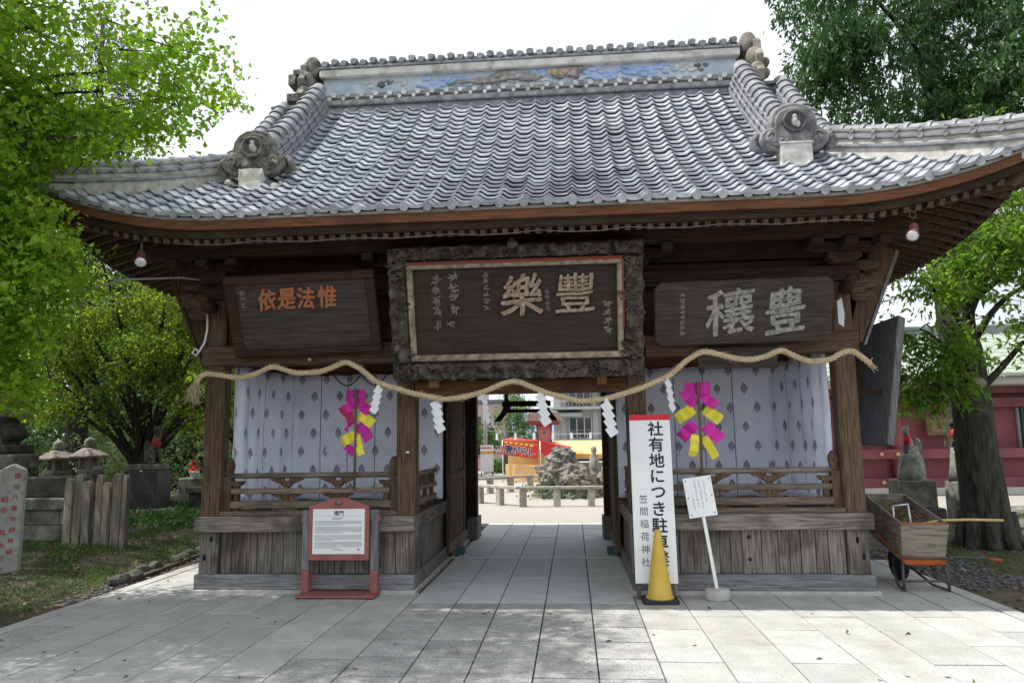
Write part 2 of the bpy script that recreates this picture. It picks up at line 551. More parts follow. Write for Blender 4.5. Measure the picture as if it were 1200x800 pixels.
def sprays(branches, n_twig, per, tlen, spread, flat=.5, droop=.25, keep=None):
    """twigs hung along branches (polylines with weights), leaves along the twigs -> P, D, twig ends"""
    segs, w = [], []
    for pts in branches:
        pts = np.array(pts, float)
        for a, b in zip(pts[:-1], pts[1:]):
            segs.append((a, b))
            w.append(np.linalg.norm(b - a))
    w = np.array(w) / sum(w)
    idx = RNG.choice(len(segs), n_twig, p=w)
    A = np.array([segs[i][0] for i in idx])
    B = np.array([segs[i][1] for i in idx])
    t = RNG.random((n_twig, 1))
    base = A + (B - A) * t + RNG.normal(size=(n_twig, 3)) * spread * np.array([1, 1, flat])
    dr = (B - A) / (np.linalg.norm(B - A, axis=1, keepdims=True) + 1e-9)
    dr = dr * .55 + RNG.normal(size=(n_twig, 3)) * np.array([.75, .75, .35])
    dr[:, 2] -= droop
    dr /= np.linalg.norm(dr, axis=1, keepdims=True)
    ln = tlen * RNG.uniform(.5, 1.3, (n_twig, 1))
    if keep is not None:
        ok = keep(base + dr * ln * .6)
        base, dr, ln = base[ok], dr[ok], ln[ok]
    m = len(base)
    tt = RNG.random((m, per, 1))
    P = base[:, None] + dr[:, None] * ln[:, None] * tt + RNG.normal(size=(m, per, 3)) * tlen * .07
    D = dr[:, None] * .5 + RNG.normal(size=(m, per, 3)) * .7
    D[..., 2] -= .25
    return P.reshape(-1, 3), D.reshape(-1, 3), (base, base + dr * ln)


def blob_twigs(blobs, n_twig, per, tlen, droop=.25, keep=None, hollow=.45):
    """twigs in the outer part of ellipsoid clumps"""
    vol = np.array([b[1][0] * b[1][1] * b[1][2] for b in blobs]) ** .75
    idx = RNG.choice(len(blobs), n_twig, p=vol / vol.sum())
    C = np.array([b[0] for b in blobs])[idx]
    Rr = np.array([b[1] for b in blobs])[idx]
    d = RNG.normal(size=(n_twig, 3))
    d /= np.linalg.norm(d, axis=1, keepdims=True)
    rad = RNG.uniform(hollow, 1, (n_twig, 1)) ** .7
    base = C + d * Rr * rad
    dr = d * .6 + RNG.normal(size=(n_twig, 3)) * .45
    dr[:, 2] -= droop
    dr /= np.linalg.norm(dr, axis=1, keepdims=True)
    ln = tlen * RNG.uniform(.5, 1.3, (n_twig, 1))
    if keep is not None:
        ok = keep(base + dr * ln * .6)
        base, dr, ln = base[ok], dr[ok], ln[ok]
    m = len(base)
    tt = RNG.random((m, per, 1))
    P = base[:, None] + dr[:, None] * ln[:, None] * tt + RNG.normal(size=(m, per, 3)) * tlen * .08
    D = dr[:, None] * .5 + RNG.normal(size=(m, per, 3)) * .7
    D[..., 2] -= .3
    return P.reshape(-1, 3), D.reshape(-1, 3), (base, base + dr * ln)


def limb(pts, r0, r1, n=7, wob=.04, seg=4):
    """tapered wobbly limb points and radii through pts"""
    out, rs = [], []
    pts = [Vector(p) for p in pts]
    tot = len(pts) - 1
    for i in range(tot):
        for k in range(seg):
            t = k / seg
            p = pts[i].lerp(pts[i + 1], t)
            out.append(p + mnoise.noise_vector(p * 1.7) * wob)
            rs.append(r0 + (r1 - r0) * (i + t) / tot)
    out.append(pts[-1])
    rs.append(r1)
    return out, rs


def trunk_mesh(mb, pts, r0, r1, n=12, wob=.05, seg=5, lump=.12):
    p, r = limb(pts, r0, r1, wob=wob, seg=seg)
    r = [q * (1 + lump * mnoise.noise(a * 2.3)) for q, a in zip(r, p)]
    mb.tube(p, r, n)
    return mb

# ------------------------------------------------------------------ ground, paving, terrain
struct('ground', MB().grid(lambda u, v: (-3000 + 6000 * u, -60 + 5000 * v, -.09), 2, 2), SOIL)
struct('gravel_yard', MB().box(-14, 26, 6.42, 46, -.09, -.012), GRAVEL)
pave = struct('pavement', MB().box(-4.46, 4.44, -7.2, 6.40, -.09, -.030), BED)

JX = [-4.28, -3.82, -3.35, -2.93, -2.45, -1.98, -1.53, -1.066, -.618, -.195, .248, .683, 1.112, 1.565, 2.018, 2.49, 2.96, 3.43, 3.85, 4.26]


def slab(x0, x1, y0, y1, m):
    g = .0055
    c = .003
    zt = random.uniform(-.0022, .0022)
    x0, x1, y0, y1 = x0 + g, x1 - g, y0 + g * 1.7, y1 - g * 1.7
    a, b = random.uniform(-.0012, .0012), random.uniform(-.0012, .0012)
    zz = [zt + a + b, zt - a + b, zt - a - b, zt + a - b]
    q = [(x0, y0), (x1, y0), (x1, y1), (x0, y1)]
    qi = [(x0 + c, y0 + c), (x1 - c, y0 + c), (x1 - c, y1 - c), (x0 + c, y1 - c)]
    vs = [(*p, -.04) for p in q] + [(*p, z - c * .7) for p, z in zip(q, zz)] + [(*p, z) for p, z in zip(qi, zz)]
    fs = [(i, (i + 1) % 4, (i + 1) % 4 + 4, i + 4) for i in range(4)] + [(i + 4, (i + 1) % 4 + 4, (i + 1) % 4 + 8, i + 8) for i in range(4)] + [(8, 9, 10, 11)]
    MB().add(vs, fs).build('paving_slab', m, pave)


for i in range(len(JX) - 1):
    x0, x1 = JX[i], JX[i + 1]
    mid = -1.1 < (x0 + x1) / 2 < 1.15
    y = -.49 - .445 * 14 - (.445 if i % 2 else 0)
    y = max(y, -7.15)
    if mid:
        yy = -7.1
        cuts = [yy]
        while yy < 6.3:
            yy += (.445 if yy < -.55 else random.choice((.85, 1.25, 1.3))) * (1 if yy < -.55 else 1)
            cuts.append(min(yy, 6.38))
        for a, b in zip(cuts[:-1], cuts[1:]):
            if b - a > .05:
                slab(x0, x1, a, b, GRANITE_R if b < 0 else BRIGHTENED)
    else:
        end = 0.02 if abs(x0 + x1) / 2 < 3.5 else 2.2
        while y < end - .03:
            b = min(y + .89, end)
            if end - b < .3:
                b = end
            slab(x0, x1, y, b, GRANITE if (x0 > 1 or random.random() < .94) else GRANITE_R)
            y = b
for k in range(10):
    slab(-4.45, -4.285, -7.1 + k * .92, -7.1 + (k + 1) * .92, GRANITE)
    slab(4.265, 4.43, -7.1 + k * .92, -7.1 + (k + 1) * .92, GRANITE)


def bank(x, y, side):
    """height of the grassy strips on either side"""
    e = (-4.46 - x) if side < 0 else (x - 4.44)
    t = max(0, min(1, (e - .05) / (1.4 if side < 0 else 1.6)))
    return -.03 + (.16 if side < 0 else .07) * t * t * (3 - 2 * t) + .035 * mnoise.noise((x * 1.3, y * 1.3, 0)) * min(1, max(0, e * 2))


struct('left_bank', MB().grid(lambda u, v: (-4.46 - 14 * u ** 1.6, -7 + 22 * v, bank(-4.46 - 14 * u ** 1.6, -7 + 22 * v, -1)), 46, 80), SOIL)
struct('right_bank', MB().grid(lambda u, v: (4.44 + 6.5 * u ** 1.5, -7 + 15 * v, bank(4.44 + 6.5 * u ** 1.5, -7 + 15 * v, 1)), 34, 60), SOIL)
struct('courtyard', MB().box(5.0, 26, 8.0, 30, -.09, .0), GRAVEL)


def scatter(n, x0, x1, y0, y1, side, keep):
    P = []
    while len(P) < n:
        x, y = random.uniform(x0, x1), random.uniform(y0, y1)
        if keep(x, y):
            P.append((x, y, bank(x, y, side) - .005))
    return np.array(P)


def gmask(x, y, k=1.1, th=-.05):
    return mnoise.noise((x * k, y * k, 3.7)) + .5 * mnoise.noise((x * 3, y * 3, 1.1)) > th + random.uniform(-.15, .15)


P = scatter(15000, -8.5, -4.6, -2.2, 4.5, -1, lambda x, y: x < -4.68 - .05 * random.random() and gmask(x, y))
D = RNG.normal(size=P.shape) * .5
D[:, 2] = 1
tag(leaf_mesh('grass', P, D, .10, .009, GRASSM, None, droop=.15), 'short green grass on the bank left of the paving', 'grass', kind='stuff')
P = scatter(2600, -8.6, -5.0, 4.3, 9.0, -1, lambda x, y: gmask(x, y, .9, -.25))
D = RNG.normal(size=P.shape)
D[:, 2] = .9
P[:, 2] += RNG.random(len(P)) * .16
tag(leaf_mesh('ground_cover', P, D, .13, .07, WEEDM, None), 'leafy green weeds between the stones and the left end of the gate', 'weeds', kind='stuff')
P = scatter(8000, 4.9, 9.5, -2.4, 7.5, 1, lambda x, y: (x > 4.95 + .25 * random.random()) and not (3.9 < x < 5.2 and .4 < y < 2.6) and gmask(x, y, 1.0, .02))
D = RNG.normal(size=P.shape) * .6
D[:, 2] = 1
tag(leaf_mesh('grass', P, D, .09, .010, GRASSM, None, droop=.15), 'patchy grass around the big tree at the right', 'grass', kind='stuff')
P = np.vstack([scatter(900, -7.2, -4.55, -2.2, 3.2, -1, lambda x, y: True), scatter(900, 4.5, 9.0, -2, 6, 1, lambda x, y: True)])
P[:, 2] += .015
D = RNG.normal(size=P.shape)
D[:, 2] *= .25
tag(leaf_mesh('fallen_leaves', P, D, .055, .04, STRAW, None), 'brown fallen leaves littering the banks', 'leaves', kind='stuff')
# pebbles beside the right end of the gate and along the left edge
mb = MB()
for _ in range(900):
    x, y = random.uniform(3.75, 5.3), random.uniform(.3, 3.2)
    if x < 4.47 and y < 2.25 or x > 4.55 + .5 * random.random() and y < .2:
        continue
    s = random.uniform(.018, .04)
    mb.ball((x, y, bank(max(x, 4.45), y, 1) + .008), (s, s * random.uniform(.6, 1), s * .55), 3, Matrix.Rotation(random.random() * 3, 4, 'Z'), False)
for _ in range(260):
    x, y = random.uniform(-4.95, -4.5), random.uniform(-.5, 3.5)
    s = random.uniform(.015, .04)
    mb.ball((x, y, bank(x, y, -1) + .006), (s, s * .8, s * .5), 3, Matrix.Rotation(random.random() * 3, 4, 'Z'), False)
tag(mb.build('pebbles', mat('dark_pebble', (.05, .05, .055), (.16, .16, .17), scale=18, rough=.8)), 'dark loose pebbles beside the wheelbarrow and paving edge', 'pebbles', kind='stuff')
# rough edging stones left of the paving
edge = struct('bank_edging', MB().beam((-4.62, .6, -.03), (-5.05, 5.6, -.03), .1, .1), SOIL)
for k in range(15):
    t = k / 15 + random.uniform(-.02, .02)
    a = random.uniform(.12, .24)
    mb = MB()
    mb.ball((0, 0, 0), (a, .07 + .05 * random.random(), .05 + .045 * random.random()), 5, Matrix.Rotation(R(95 + random.uniform(-22, 22)), 4, 'Z'), False)
    mb.v = [tuple(Vector(p) + mnoise.noise_vector(Vector(p) * 9 + Vector((k, 0, 0))) * .03) for p in mb.v]
    mb.build('edging_stone', MATS.get('dark_edging') or mat('dark_edging', (.04, .04, .034), (.13, .125, .105), scale=9, rough=1, bump=.6), edge, loc=(-4.68 - .42 * t + random.uniform(-.05, .05), .5 + 5.1 * t, .015 + random.uniform(-.02, .02)))

# ------------------------------------------------------------------ the gate
gate = thing('shrine_gate', 'weathered wooden shrine gate with curved grey tiled hip and gable roof over a central passage', 'gate')


def g(name, mb, m, bevel=.006, parent=gate):
    return mb.build(name, m, parent, bevel=bevel)


for s in (-1, 1):
    def X(a, b):
        return (min(s * a, s * b), max(s * a, s * b))
    g('foundation_stone', MB().box(*X(1.105, 3.525), -.045, 4.6, -.03, .034), CONCRETE)
    g('ground_sill', MB().box(*X(1.125, 3.495), -.012, .19, .034, .186), wood('ash', 'x'))
    g('ground_sill', MB().box(*X(1.127, 1.29), .19, 4.5, .034, .18), wood('ash', 'y'))
    g('ground_sill', MB().box(*X(3.33, 3.493), .19, 4.5, .034, .18), wood('ash', 'y'))
    # front boards
    x = 1.335
    while x < 3.24:
        w = random.choice((.125, .145, .165, .11))
        w = min(w, 3.245 - x)
        if 3.245 - x - w < .05:
            w = 3.245 - x
        y0 = .062 + random.uniform(-.006, .006)
        g('plank', MB().box(*X(x + .003, x + w - .003), y0, y0 + .03, .188, .626), wood('grey', 'z'), .003)
        x += w
    # passage-side boards, then the outer side
    y = .2
    while y < 2.1:
        w = .19
        g('plank', MB().box(*X(1.175 + random.uniform(-.004, .004), 1.205), y + .003, y + w - .003, .182, .63), wood('grey', 'z'), .003)
        y += w
    for z0, z1 in ((.18, .84), (2.42, 2.9)):
        g('side_wall', MB().box(*X(3.36, 3.40), .2, 4.4, z0, z1), wood('brown', 'z'))
        g('rear_wall', MB().box(*X(1.30, 3.36), 4.33, 4.38, z0, z1), wood('brown', 'z'))
    g('side_rail', MB().box(*X(3.35, 3.41), .21, 4.3, 1.17, 1.22), wood('rail', 'y'))
    g('inner_wall', MB().box(*X(1.20, 1.24), 2.3, 4.3, .18, .84), wood('dark', 'z'))
    g('inner_wall', MB().box(*X(1.20, 1.24), 2.0, 3.35, .845, 2.3), wood('dark', 'z'))
    if s > 0:
        g('stud', MB().box(2.235, 2.365, .045, .095, .187, .627), wood('grey', 'z'))
        mb = MB()
        for z in (.33, .55):
            mb.lathe([(.022, 0), (.018, .004)], 8, Matrix.Translation((2.30, .045, z)) @ Matrix.Rotation(R(90), 4, 'X'))
        mb.build('knot', wood('dark', 'z'), gate)
    g('dado_beam', MB().box(*X(1.118, 3.50), -.055, .17, .627, .785), wood('grey', 'x'))
    g('dado_beam', MB().box(*X(1.12, 1.26), .17, 2.2, .63, .782), wood('grey', 'y'))
    g('ledge', MB().box(*X(1.16, 3.44), .02, .30, .786, .834), wood('rail', 'x'))
    g('bay_floor', MB().box(*X(1.2, 3.38), .3, 4.3, .77, .80), wood('dark', 'x'))
    # posts
    for px, py, w in ((1.22, .10, .205), (3.358, .10, .205), (1.2, 2.25, .2), (3.36, 2.25, .2), (1.14, 4.33, .24), (3.36, 4.33, .2)):
        z0 = .787 if py < .2 else .03
        z1 = 3.35 if py < .2 or px > 3 else 2.5
        mb = MB()
        c = .02
        h = w / 2
        poly = [(-h + c, -h), (h - c, -h), (h, -h + c), (h, h - c), (h - c, h), (-h + c, h), (-h, h - c), (-h, -h + c)]
        M = Matrix.Translation((s * px, py, 0)) @ Matrix(((1, 0, 0, 0), (0, 0, 1, 0), (0, 1, 0, 0), (0, 0, 0, 1)))
        mb.prism(poly, z0, z1, M)
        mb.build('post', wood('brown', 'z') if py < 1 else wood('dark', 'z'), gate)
        if py < .2:
            g('post_foot', MB().box(s * px - h, s * px + h, .012, .2, .188, .624), wood('grey', 'z'))
    g('post_plinth', MB().box(*X(.99, 1.16), 4.05, 4.55, .0, .34), wood('ash', 'y'))
    # slim newels with a turned knop against the outer and inner posts
    for nx in (1.375, 3.215):
        mb = MB().box(s * nx - .042, s * nx + .042, .10, .19, .834, 1.20)
        mb.lathe([(.045, 1.20), (.058, 1.22), (.045, 1.245), (.05, 1.27), (.06, 1.31), (.05, 1.36), (.02, 1.40)], 12, Matrix.Translation((s * nx, .145, 0)))
        mb.build('newel', wood('brown', 'z'), gate)
    # railings
    def rail(z, r, yb, a=1.40, b=3.18):
        mb = MB()
        mb.tube([(s * (a + (b - a) * k / 8), yb, z + .004 * mnoise.noise((k * 2.1, s, z))) for k in range(9)], r, 10)
        return mb
    rail(1.205, .03, .135).build('top_rail', wood('rail', 'x'), gate)
    g('middle_rail', MB().box(*X(1.40, 3.18), .10, .165, 1.012, 1.07), wood('rail', 'x'))
    g('bottom_rail', MB().box(*X(1.40, 3.18), .09, .185, .86, .935), wood('rail', 'x'))
    for sx in (1.46, 1.99, 2.56, 3.12):
        mb = MB().box(s * sx - .028, s * sx + .028, .108, .162, .834, 1.12)
        mb.prism([(-.045, 1.10), (.045, 1.10), (.075, 1.135), (.075, 1.15), (-.075, 1.15), (-.075, 1.135)], .098, .172, Matrix.Translation((s * sx, 0, 0)))
        if sx not in (1.46, 3.12):
            for q in (-1, 1):
                mb.prism([(q * .03, 1.08), (q * .075, 1.115), (q * .16, 1.15), (q * .20, 1.172), (q * .08, 1.176), (q * .03, 1.176)][::q], .12, .15, Matrix.Translation((s * sx, 0, 0)))
                mb.prism([(q * .03, .94), (q * .09, .965), (q * .17, 1.0), (q * .17, 1.01), (q * .03, 1.01)][::q], .12, .15, Matrix.Translation((s * sx, 0, 0)))
                mb.prism([(q * .02, .834), (q * .17, .834), (q * .12, .858), (q * .02, .859)][::q], .10, .16, Matrix.Translation((s * sx, 0, 0)))
        mb.build('baluster', wood('brown', 'z'), gate)
    # passage-side railing
    for z, h in ((1.19, .05), (1.03, .05), (.88, .07)):
        g('side_rail', MB().box(*X(1.18, 1.235), .21, 2.14, z - h / 2, z + h / 2), wood('rail', 'y'))
    for yy in (.55, .95, 1.35, 1.75):
        mb = MB().box(*X(1.187, 1.228), yy - .03, yy + .03, .785, 1.10).box(*X(1.175, 1.24), yy - .06, yy + .06, 1.07, 1.163)
        mb.build('baluster', wood('brown', 'z'), gate)
    # beams over the bay
    g('head_beam', MB().box(*X(1.33, 3.50), -.03, .17, 2.405, 2.62), wood('brown', 'x'))
    g('bay_lintel', MB().box(*X(1.30, 3.34), 1.62, 1.76, 2.42, 2.66), wood('red', 'x'))
    g('bay_lintel', MB().box(*X(3.26, 3.345), .21, 1.62, 2.44, 2.64), wood('brown', 'y'))
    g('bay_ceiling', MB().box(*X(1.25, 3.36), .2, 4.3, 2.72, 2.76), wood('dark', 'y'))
    g('upper_board', MB().box(*X(1.33, 3.25), .07, .11, 2.622, 3.40), wood('dark', 'x'))
    # door leaf, folded back along the passage
    lx = 1.085
    dm = MB().box(*X(lx, lx + .05), 1.98, 3.32, .10, 2.25)
    door = dm.build('door', wood('brown', 'z'), gate, bevel=.004)
    door.location.x = 0
    for z0, z1 in ((.10, .24), (1.62, 1.72), (2.13, 2.25), (1.02, 1.12)):
        g('door_rail', MB().box(*X(lx - .014, lx - .001), 1.981, 3.319, z0, z1), wood('grey' if z0 < .2 else 'brown', 'y'), .003, door)
    for y0, y1 in ((1.982, 2.10), (3.2, 3.318)):
        g('door_stile', MB().box(*X(lx - .013, lx - .001), y0, y1, .241, 1.019), wood('brown', 'z'), .003, door)
        g('door_stile', MB().box(*X(lx - .013, lx - .001), y0, y1, 1.121, 2.129), wood('brown', 'z'), .003, door)
    mb = MB().tube([(s * (lx - .03), 2.6, 1.16), (s * (lx - .09), 2.6, 1.16), (s * (lx - .09), 2.75, 1.16)], .014, 8)
    mb.build('latch', wood('red', 'y'), door)
    tag(MB().box(*X(.98, 1.08), 2.55, 2.72, -.001, .10).build('door_stop', TEAL, None, bevel=.01),
        'blue green block wedged under the %s door leaf' % ('left' if s < 0 else 'right'), 'door stop', 'door stops in the passage')

for kx, kz in ((-3.40, .36), (-3.33, .55), (3.40, .36), (3.35, .52)):
    mb = MB().ball((kx, .012, kz), (.018, .006, .035), 6)
    mb.build('knot', BLACK_HOLE, gate)
# centre: passage lintel, ceiling, threshold, rear frame
g('passage_lintel', MB().box(-1.118, 1.118, -.02, .18, 2.045, 2.19), wood('red', 'x'))
g('passage_board', MB().box(-1.118, 1.118, .06, .10, 2.192, 3.40), wood('dark', 'x'))
for k in range(6):
    g('ceiling_board', MB().box(-1.1 + .367 * k + .003, -1.1 + .367 * (k + 1) - .003, .2, 4.2, 2.30, 2.33), wood('dark', 'y'), .003)
g('rear_lintel', MB().box(-1.15, 1.15, 4.22, 4.44, 2.385, 2.62), wood('dark', 'x'))
g('middle_lintel', MB().box(-1.1, 1.1, 2.15, 2.34, 2.24, 2.299), wood('dark', 'x'))
g('rear_upper_board', MB().box(-3.4, 3.4, 4.40, 4.44, 2.62, 3.6), wood('dark', 'x'))
g('threshold_strip', MB().box(-1.1, 1.1, 2.27, 2.30, -.004, .010), mat('pale_strip', (.5, .5, .48), (.62, .62, .6), scale=8, rough=.5), .002)
# dark carved bracket that hangs under the rear lintel
mb = MB()
mb.box(-.56, -.50, 4.28, 4.36, 2.15, 2.386).box(.06, .12, 4.28, 4.36, 2.15, 2.386)
mb.box(-.60, .20, 4.27, 4.37, 2.10, 2.19).box(-.52, .12, 4.28, 4.36, 2.0, 2.055)
for q, x0 in ((-1, -.50), (1, .09)):
    pts = [(x0 + q * a, b) for a, b in ((-.03, 2.2), (.06, 2.2), (.07, 2.10), (.12, 2.0), (.20, 1.90), (.22, 1.86), (.13, 1.86), (.05, 1.96), (-.03, 2.06))]
    mb.prism(pts if q > 0 else pts[::-1], 4.26, 4.38)
mb.build('hanging_bracket', wood('dark', 'x'), gate, bevel=.006)
# upper beams across the whole front
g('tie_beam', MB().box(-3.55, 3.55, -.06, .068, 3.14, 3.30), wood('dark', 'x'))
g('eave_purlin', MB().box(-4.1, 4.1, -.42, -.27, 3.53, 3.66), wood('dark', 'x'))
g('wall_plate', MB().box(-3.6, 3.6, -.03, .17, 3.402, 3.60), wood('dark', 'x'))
for s in (-1, 1):
    for bx in (1.22, 3.358):
        mb = MB()
        mb.prism([(-.10, 3.30), (.10, 3.30), (.17, 3.36), (.17, 3.42), (-.17, 3.42), (-.17, 3.36)], -.2, -.035, Matrix.Translation((s * bx, 0, 0)))
        mb.prism([(-.40, 3.47), (-.30, 3.42), (.30, 3.42), (.40, 3.47), (.40, 3.528), (-.40, 3.528)], -.19, -.06, Matrix.Translation((s * bx, 0, 0)))
        for q in (-.33, 0, .33):
            mb.box(s * bx + q - .06, s * bx + q + .06, -.43, -.20, 3.44, 3.527)
        mb.build('bracket_block', wood('dark', 'x'), gate, bevel=.01)
    # carved noses that stick out sideways and forwards at the corner post
    mb = MB()
    mb.ball((s * 3.62, .06, 3.14), (.20, .07, .085), 8).ball((s * 3.60, .06, 3.0), (.13, .065, .07), 8).ball((s * 3.74, .06, 3.20), (.09, .06, .06), 8)
    mb.ball((s * 3.64, .06, 3.32), (.17, .06, .06), 8)
    mb.box(min(s * 3.42, s * 3.6), max(s * 3.42, s * 3.6), -.01, .13, 3.02, 3.22)
    mb.build('carved_nose', wood('brown', 'x'), gate)
    mb = MB()
    mb.ball((s * 3.36, -.17, 3.05), (.06, .17, .08), 8).ball((s * 3.36, -.30, 3.10), (.055, .08, .06), 8)
    mb.build('carved_nose', wood('dark', 'y'), gate)
    # slanted skirt boards that hang from the side eaves
    pts = [(3.505, 2.60), (3.655, 2.53), (4.065, 3.50), (3.86, 3.74)]
    mb = MB().prism([(s * a, b) for a, b in pts][::-s], .28, 4.2)
    mb.build('skirt_board', wood('brown', 'z'), gate, bevel=.006)
    mb = MB().prism([(s * a, b) for a, b in [(3.658, 2.50), (3.69, 2.51), (4.105, 3.50), (4.07, 3.53)]][::-s], .27, 4.2)
    mb.build('skirt_edging', wood('ash' if s > 0 else 'brown', 'z'), gate)
mb = MB().prism([(3.93, 1.46), (4.0, 1.43), (4.235, 2.82), (4.16, 2.86)][::-1], .55, 1.9)
mb.build('skirt_board', wood('ash', 'z'), gate, bevel=.006)
mb = MB().box(3.49, 4.0, .75, .82, 2.0, 2.06)
mb.build('skirt_bracket', wood('dark', 'x'), gate)
# paper charm and metal bits on the front posts
g('paper_charm', MB().prism([(-.03, 2.70), (.022, 2.66), (.035, 2.80), (.02, 2.97), (-.03, 2.93)], -.012, -.006, Matrix.Translation((3.345, 0, 0))), PAPER, 0)
g('paper_charm', MB().box(-3.36, -3.325, -.014, -.006, 1.50, 1.70), wood('red', 'z'), 0)
for px in (-1.20, ):
    MB().lathe([(.0, 0), (.026, .0), (.020, .014), (.008, .02)], 10, Matrix.Translation((px, -.003, 1.44)) @ Matrix.Rotation(R(90), 4, 'X') @ Matrix.Diagonal((1, .6, 1, 1))).build('post_plate', BRIGHT, gate)

# ------------------------------------------------------------------ the roof
YE, YB, XE, RUN = -1.05, 5.75, 4.85, 3.25


def prof(t):
    t = max(0, min(1.05, t))
    return 3.765 + 2.595 * (t - .30 * t * (1 - t))


def sweep_up(a, lim):
    return .11 * max(0, abs(a) - lim) ** 2


def zfront(x, y):
    t = (y - YE) / RUN
    return prof(t) + sweep_up(x, 2.9) * max(0, 1 - t) ** 2


def zside(x, y):
    t = (XE - abs(x)) / RUN
    return prof(t) + sweep_up(y - 2.35, 1.45) * max(0, 1 - t) ** 2


def zroof(x, y):
    z = min(zfront(x, y), zfront(x, 4.7 - y))
    return z if abs(x) < 3.64 else min(z, zside(x, y))


def sofz(x, y):
    d = min(y - YE, YB - y, XE - abs(x))
    m = max(sweep_up(x, 2.9) * max(0, 1 - (y - YE) / 2) if y < 2.35 else sweep_up(x, 2.9) * max(0, 1 - (YB - y) / 2),
            sweep_up(y - 2.35, 1.45) * max(0, 1 - (XE - abs(x)) / 2))
    return 3.565 + .30 * max(0, d - .08) + m


xs = sorted(set([-4.83 + 9.66 * i / 60 for i in range(61)] + [-3.645, -3.635, 3.635, 3.645]))
ys = [-1.02 + 6.74 * j / 60 for j in range(61)]
mb = MB()
mb.add([(x, y, zroof(x, y) - .05) for y in ys for x in xs], [(j * len(xs) + i, j * len(xs) + i + 1, (j + 1) * len(xs) + i + 1, (j + 1) * len(xs) + i) for j in range(60) for i in range(len(xs) - 1)])
mb.build('roof_deck', RIDGE, gate)
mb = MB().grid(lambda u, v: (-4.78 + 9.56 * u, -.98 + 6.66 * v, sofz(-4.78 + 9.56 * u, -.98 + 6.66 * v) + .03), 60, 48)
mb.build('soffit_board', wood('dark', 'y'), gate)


def eave_path(inset):
    pts = []
    for k in range(49):
        x = -(XE - inset) + 2 * (XE - inset) * k / 48
        pts.append((x, YE + inset, sweep_up(x, 2.9)))
    return pts


def eave_strip(inset, depth, z0, z1):
    """a board that follows the curved front eave and returns along both side eaves"""
    mb = MB()
    p = eave_path(inset)
    vs, fs = [], []
    for x, y, u in p:
        vs += [(x, y, z0 + u), (x, y, z1 + u), (x, y + depth, z1 + u), (x, y + depth, z0 + u)]
    for i in range(len(p) - 1):
        for k in range(4):
            fs.append((4 * i + k, 4 * i + (k + 1) % 4, 4 * i + 4 + (k + 1) % 4, 4 * i + 4 + k))
    mb.add(vs, fs)
    for s in (-1, 1):
        vs, fs = [], []
        n = 30
        for k in range(n + 1):
            y = YE + inset + .001 + (YB - YE - 2 * inset) * k / n
            u = sweep_up(y - 2.35, 1.45)
            u = u + (sweep_up(XE - inset, 2.9) - sweep_up(3.4 - inset, 1.45)) * max(0, 1 - k / 4)
            x0, x1 = s * (XE - inset - .001), s * (XE - inset - depth)
            vs += [(x0, y, z0 + u), (x0, y, z1 + u), (x1, y, z1 + u), (x1, y, z0 + u)]
        for i in range(n):
            for k in range(4):
                f = (4 * i + k, 4 * i + 4 + k, 4 * i + 4 + (k + 1) % 4, 4 * i + (k + 1) % 4)
                fs.append(f if s > 0 else f[::-1])
        mb.add(vs, fs)
    return mb


g('tile_batten', eave_strip(.012, .06, 3.727, 3.757), mat('pale_batten', (.20, .19, .17), (.32, .30, .27), scale=10, rough=.9), 0)
g('fascia_board', eave_strip(.028, .10, 3.640, 3.726), wood('red', 'x'), 0)
g('lower_fascia', eave_strip(.07, .10, 3.562, 3.639), wood('dark', 'x'), 0)

rm = MB().box(-.026, .026, 0, 1.2, -.028, .028).mesh('rafter', wood('brown', 'y'))
first = None
for k in range(86):
    x = -4.5 + .106 * k
    if abs(x) > 4.6:
        continue
    o = bpy.data.objects.new('rafter', rm) if first is None else dup(first)
    if first is None:
        COL.objects.link(o)
        first = o
    o.parent = gate
    ln = 1.2 if abs(x) < 3.7 else max(.15, 4.75 - abs(x))
    o.matrix_local = Matrix.Translation((x, -.945, 3.532 + sweep_up(x, 2.9))) @ Matrix.Rotation(math.atan(.29), 4, 'X') @ Matrix.Diagonal((1, ln / 1.2, 1, 1))
for s in (-1, 1):
    for k in range(38):
        y = -.8 + .16 * k
        o = dup(first)
        o.parent = gate
        ln = 1.2 if y > .2 else max(.15, y + 1.0)
        dz = sweep_up(XE - .1, 2.9) * max(0, 1 - (y + 1.05) / 2.2) ** 1.5 * .9 + sweep_up(y - 2.35, 1.45) * (1 if y > 2.35 else 0)
        o.matrix_local = (Matrix.Translation((s * 4.745, y, 3.532 + dz)) @ Matrix.Rotation(s * math.pi / 2, 4, 'Z')
                          @ Matrix.Rotation(math.atan(.29 - dz * .12), 4, 'X') @ Matrix.Diagonal((1, ln / 1.2, 1, 1)))
    # hip rafter running out to the corner
    mb = MB().beam((s * 3.4, .35, 3.86), (s * 4.74, -.94, 3.50 + sweep_up(4.7, 2.9)), .10, .13)
    mb.build('hip_rafter', wood('brown', 'x'), gate)

# tiles: an S-waved pantile, laid along the slope; the lowest 300 are single objects, the rest one part
PITCHX, ROWL = .23, .162


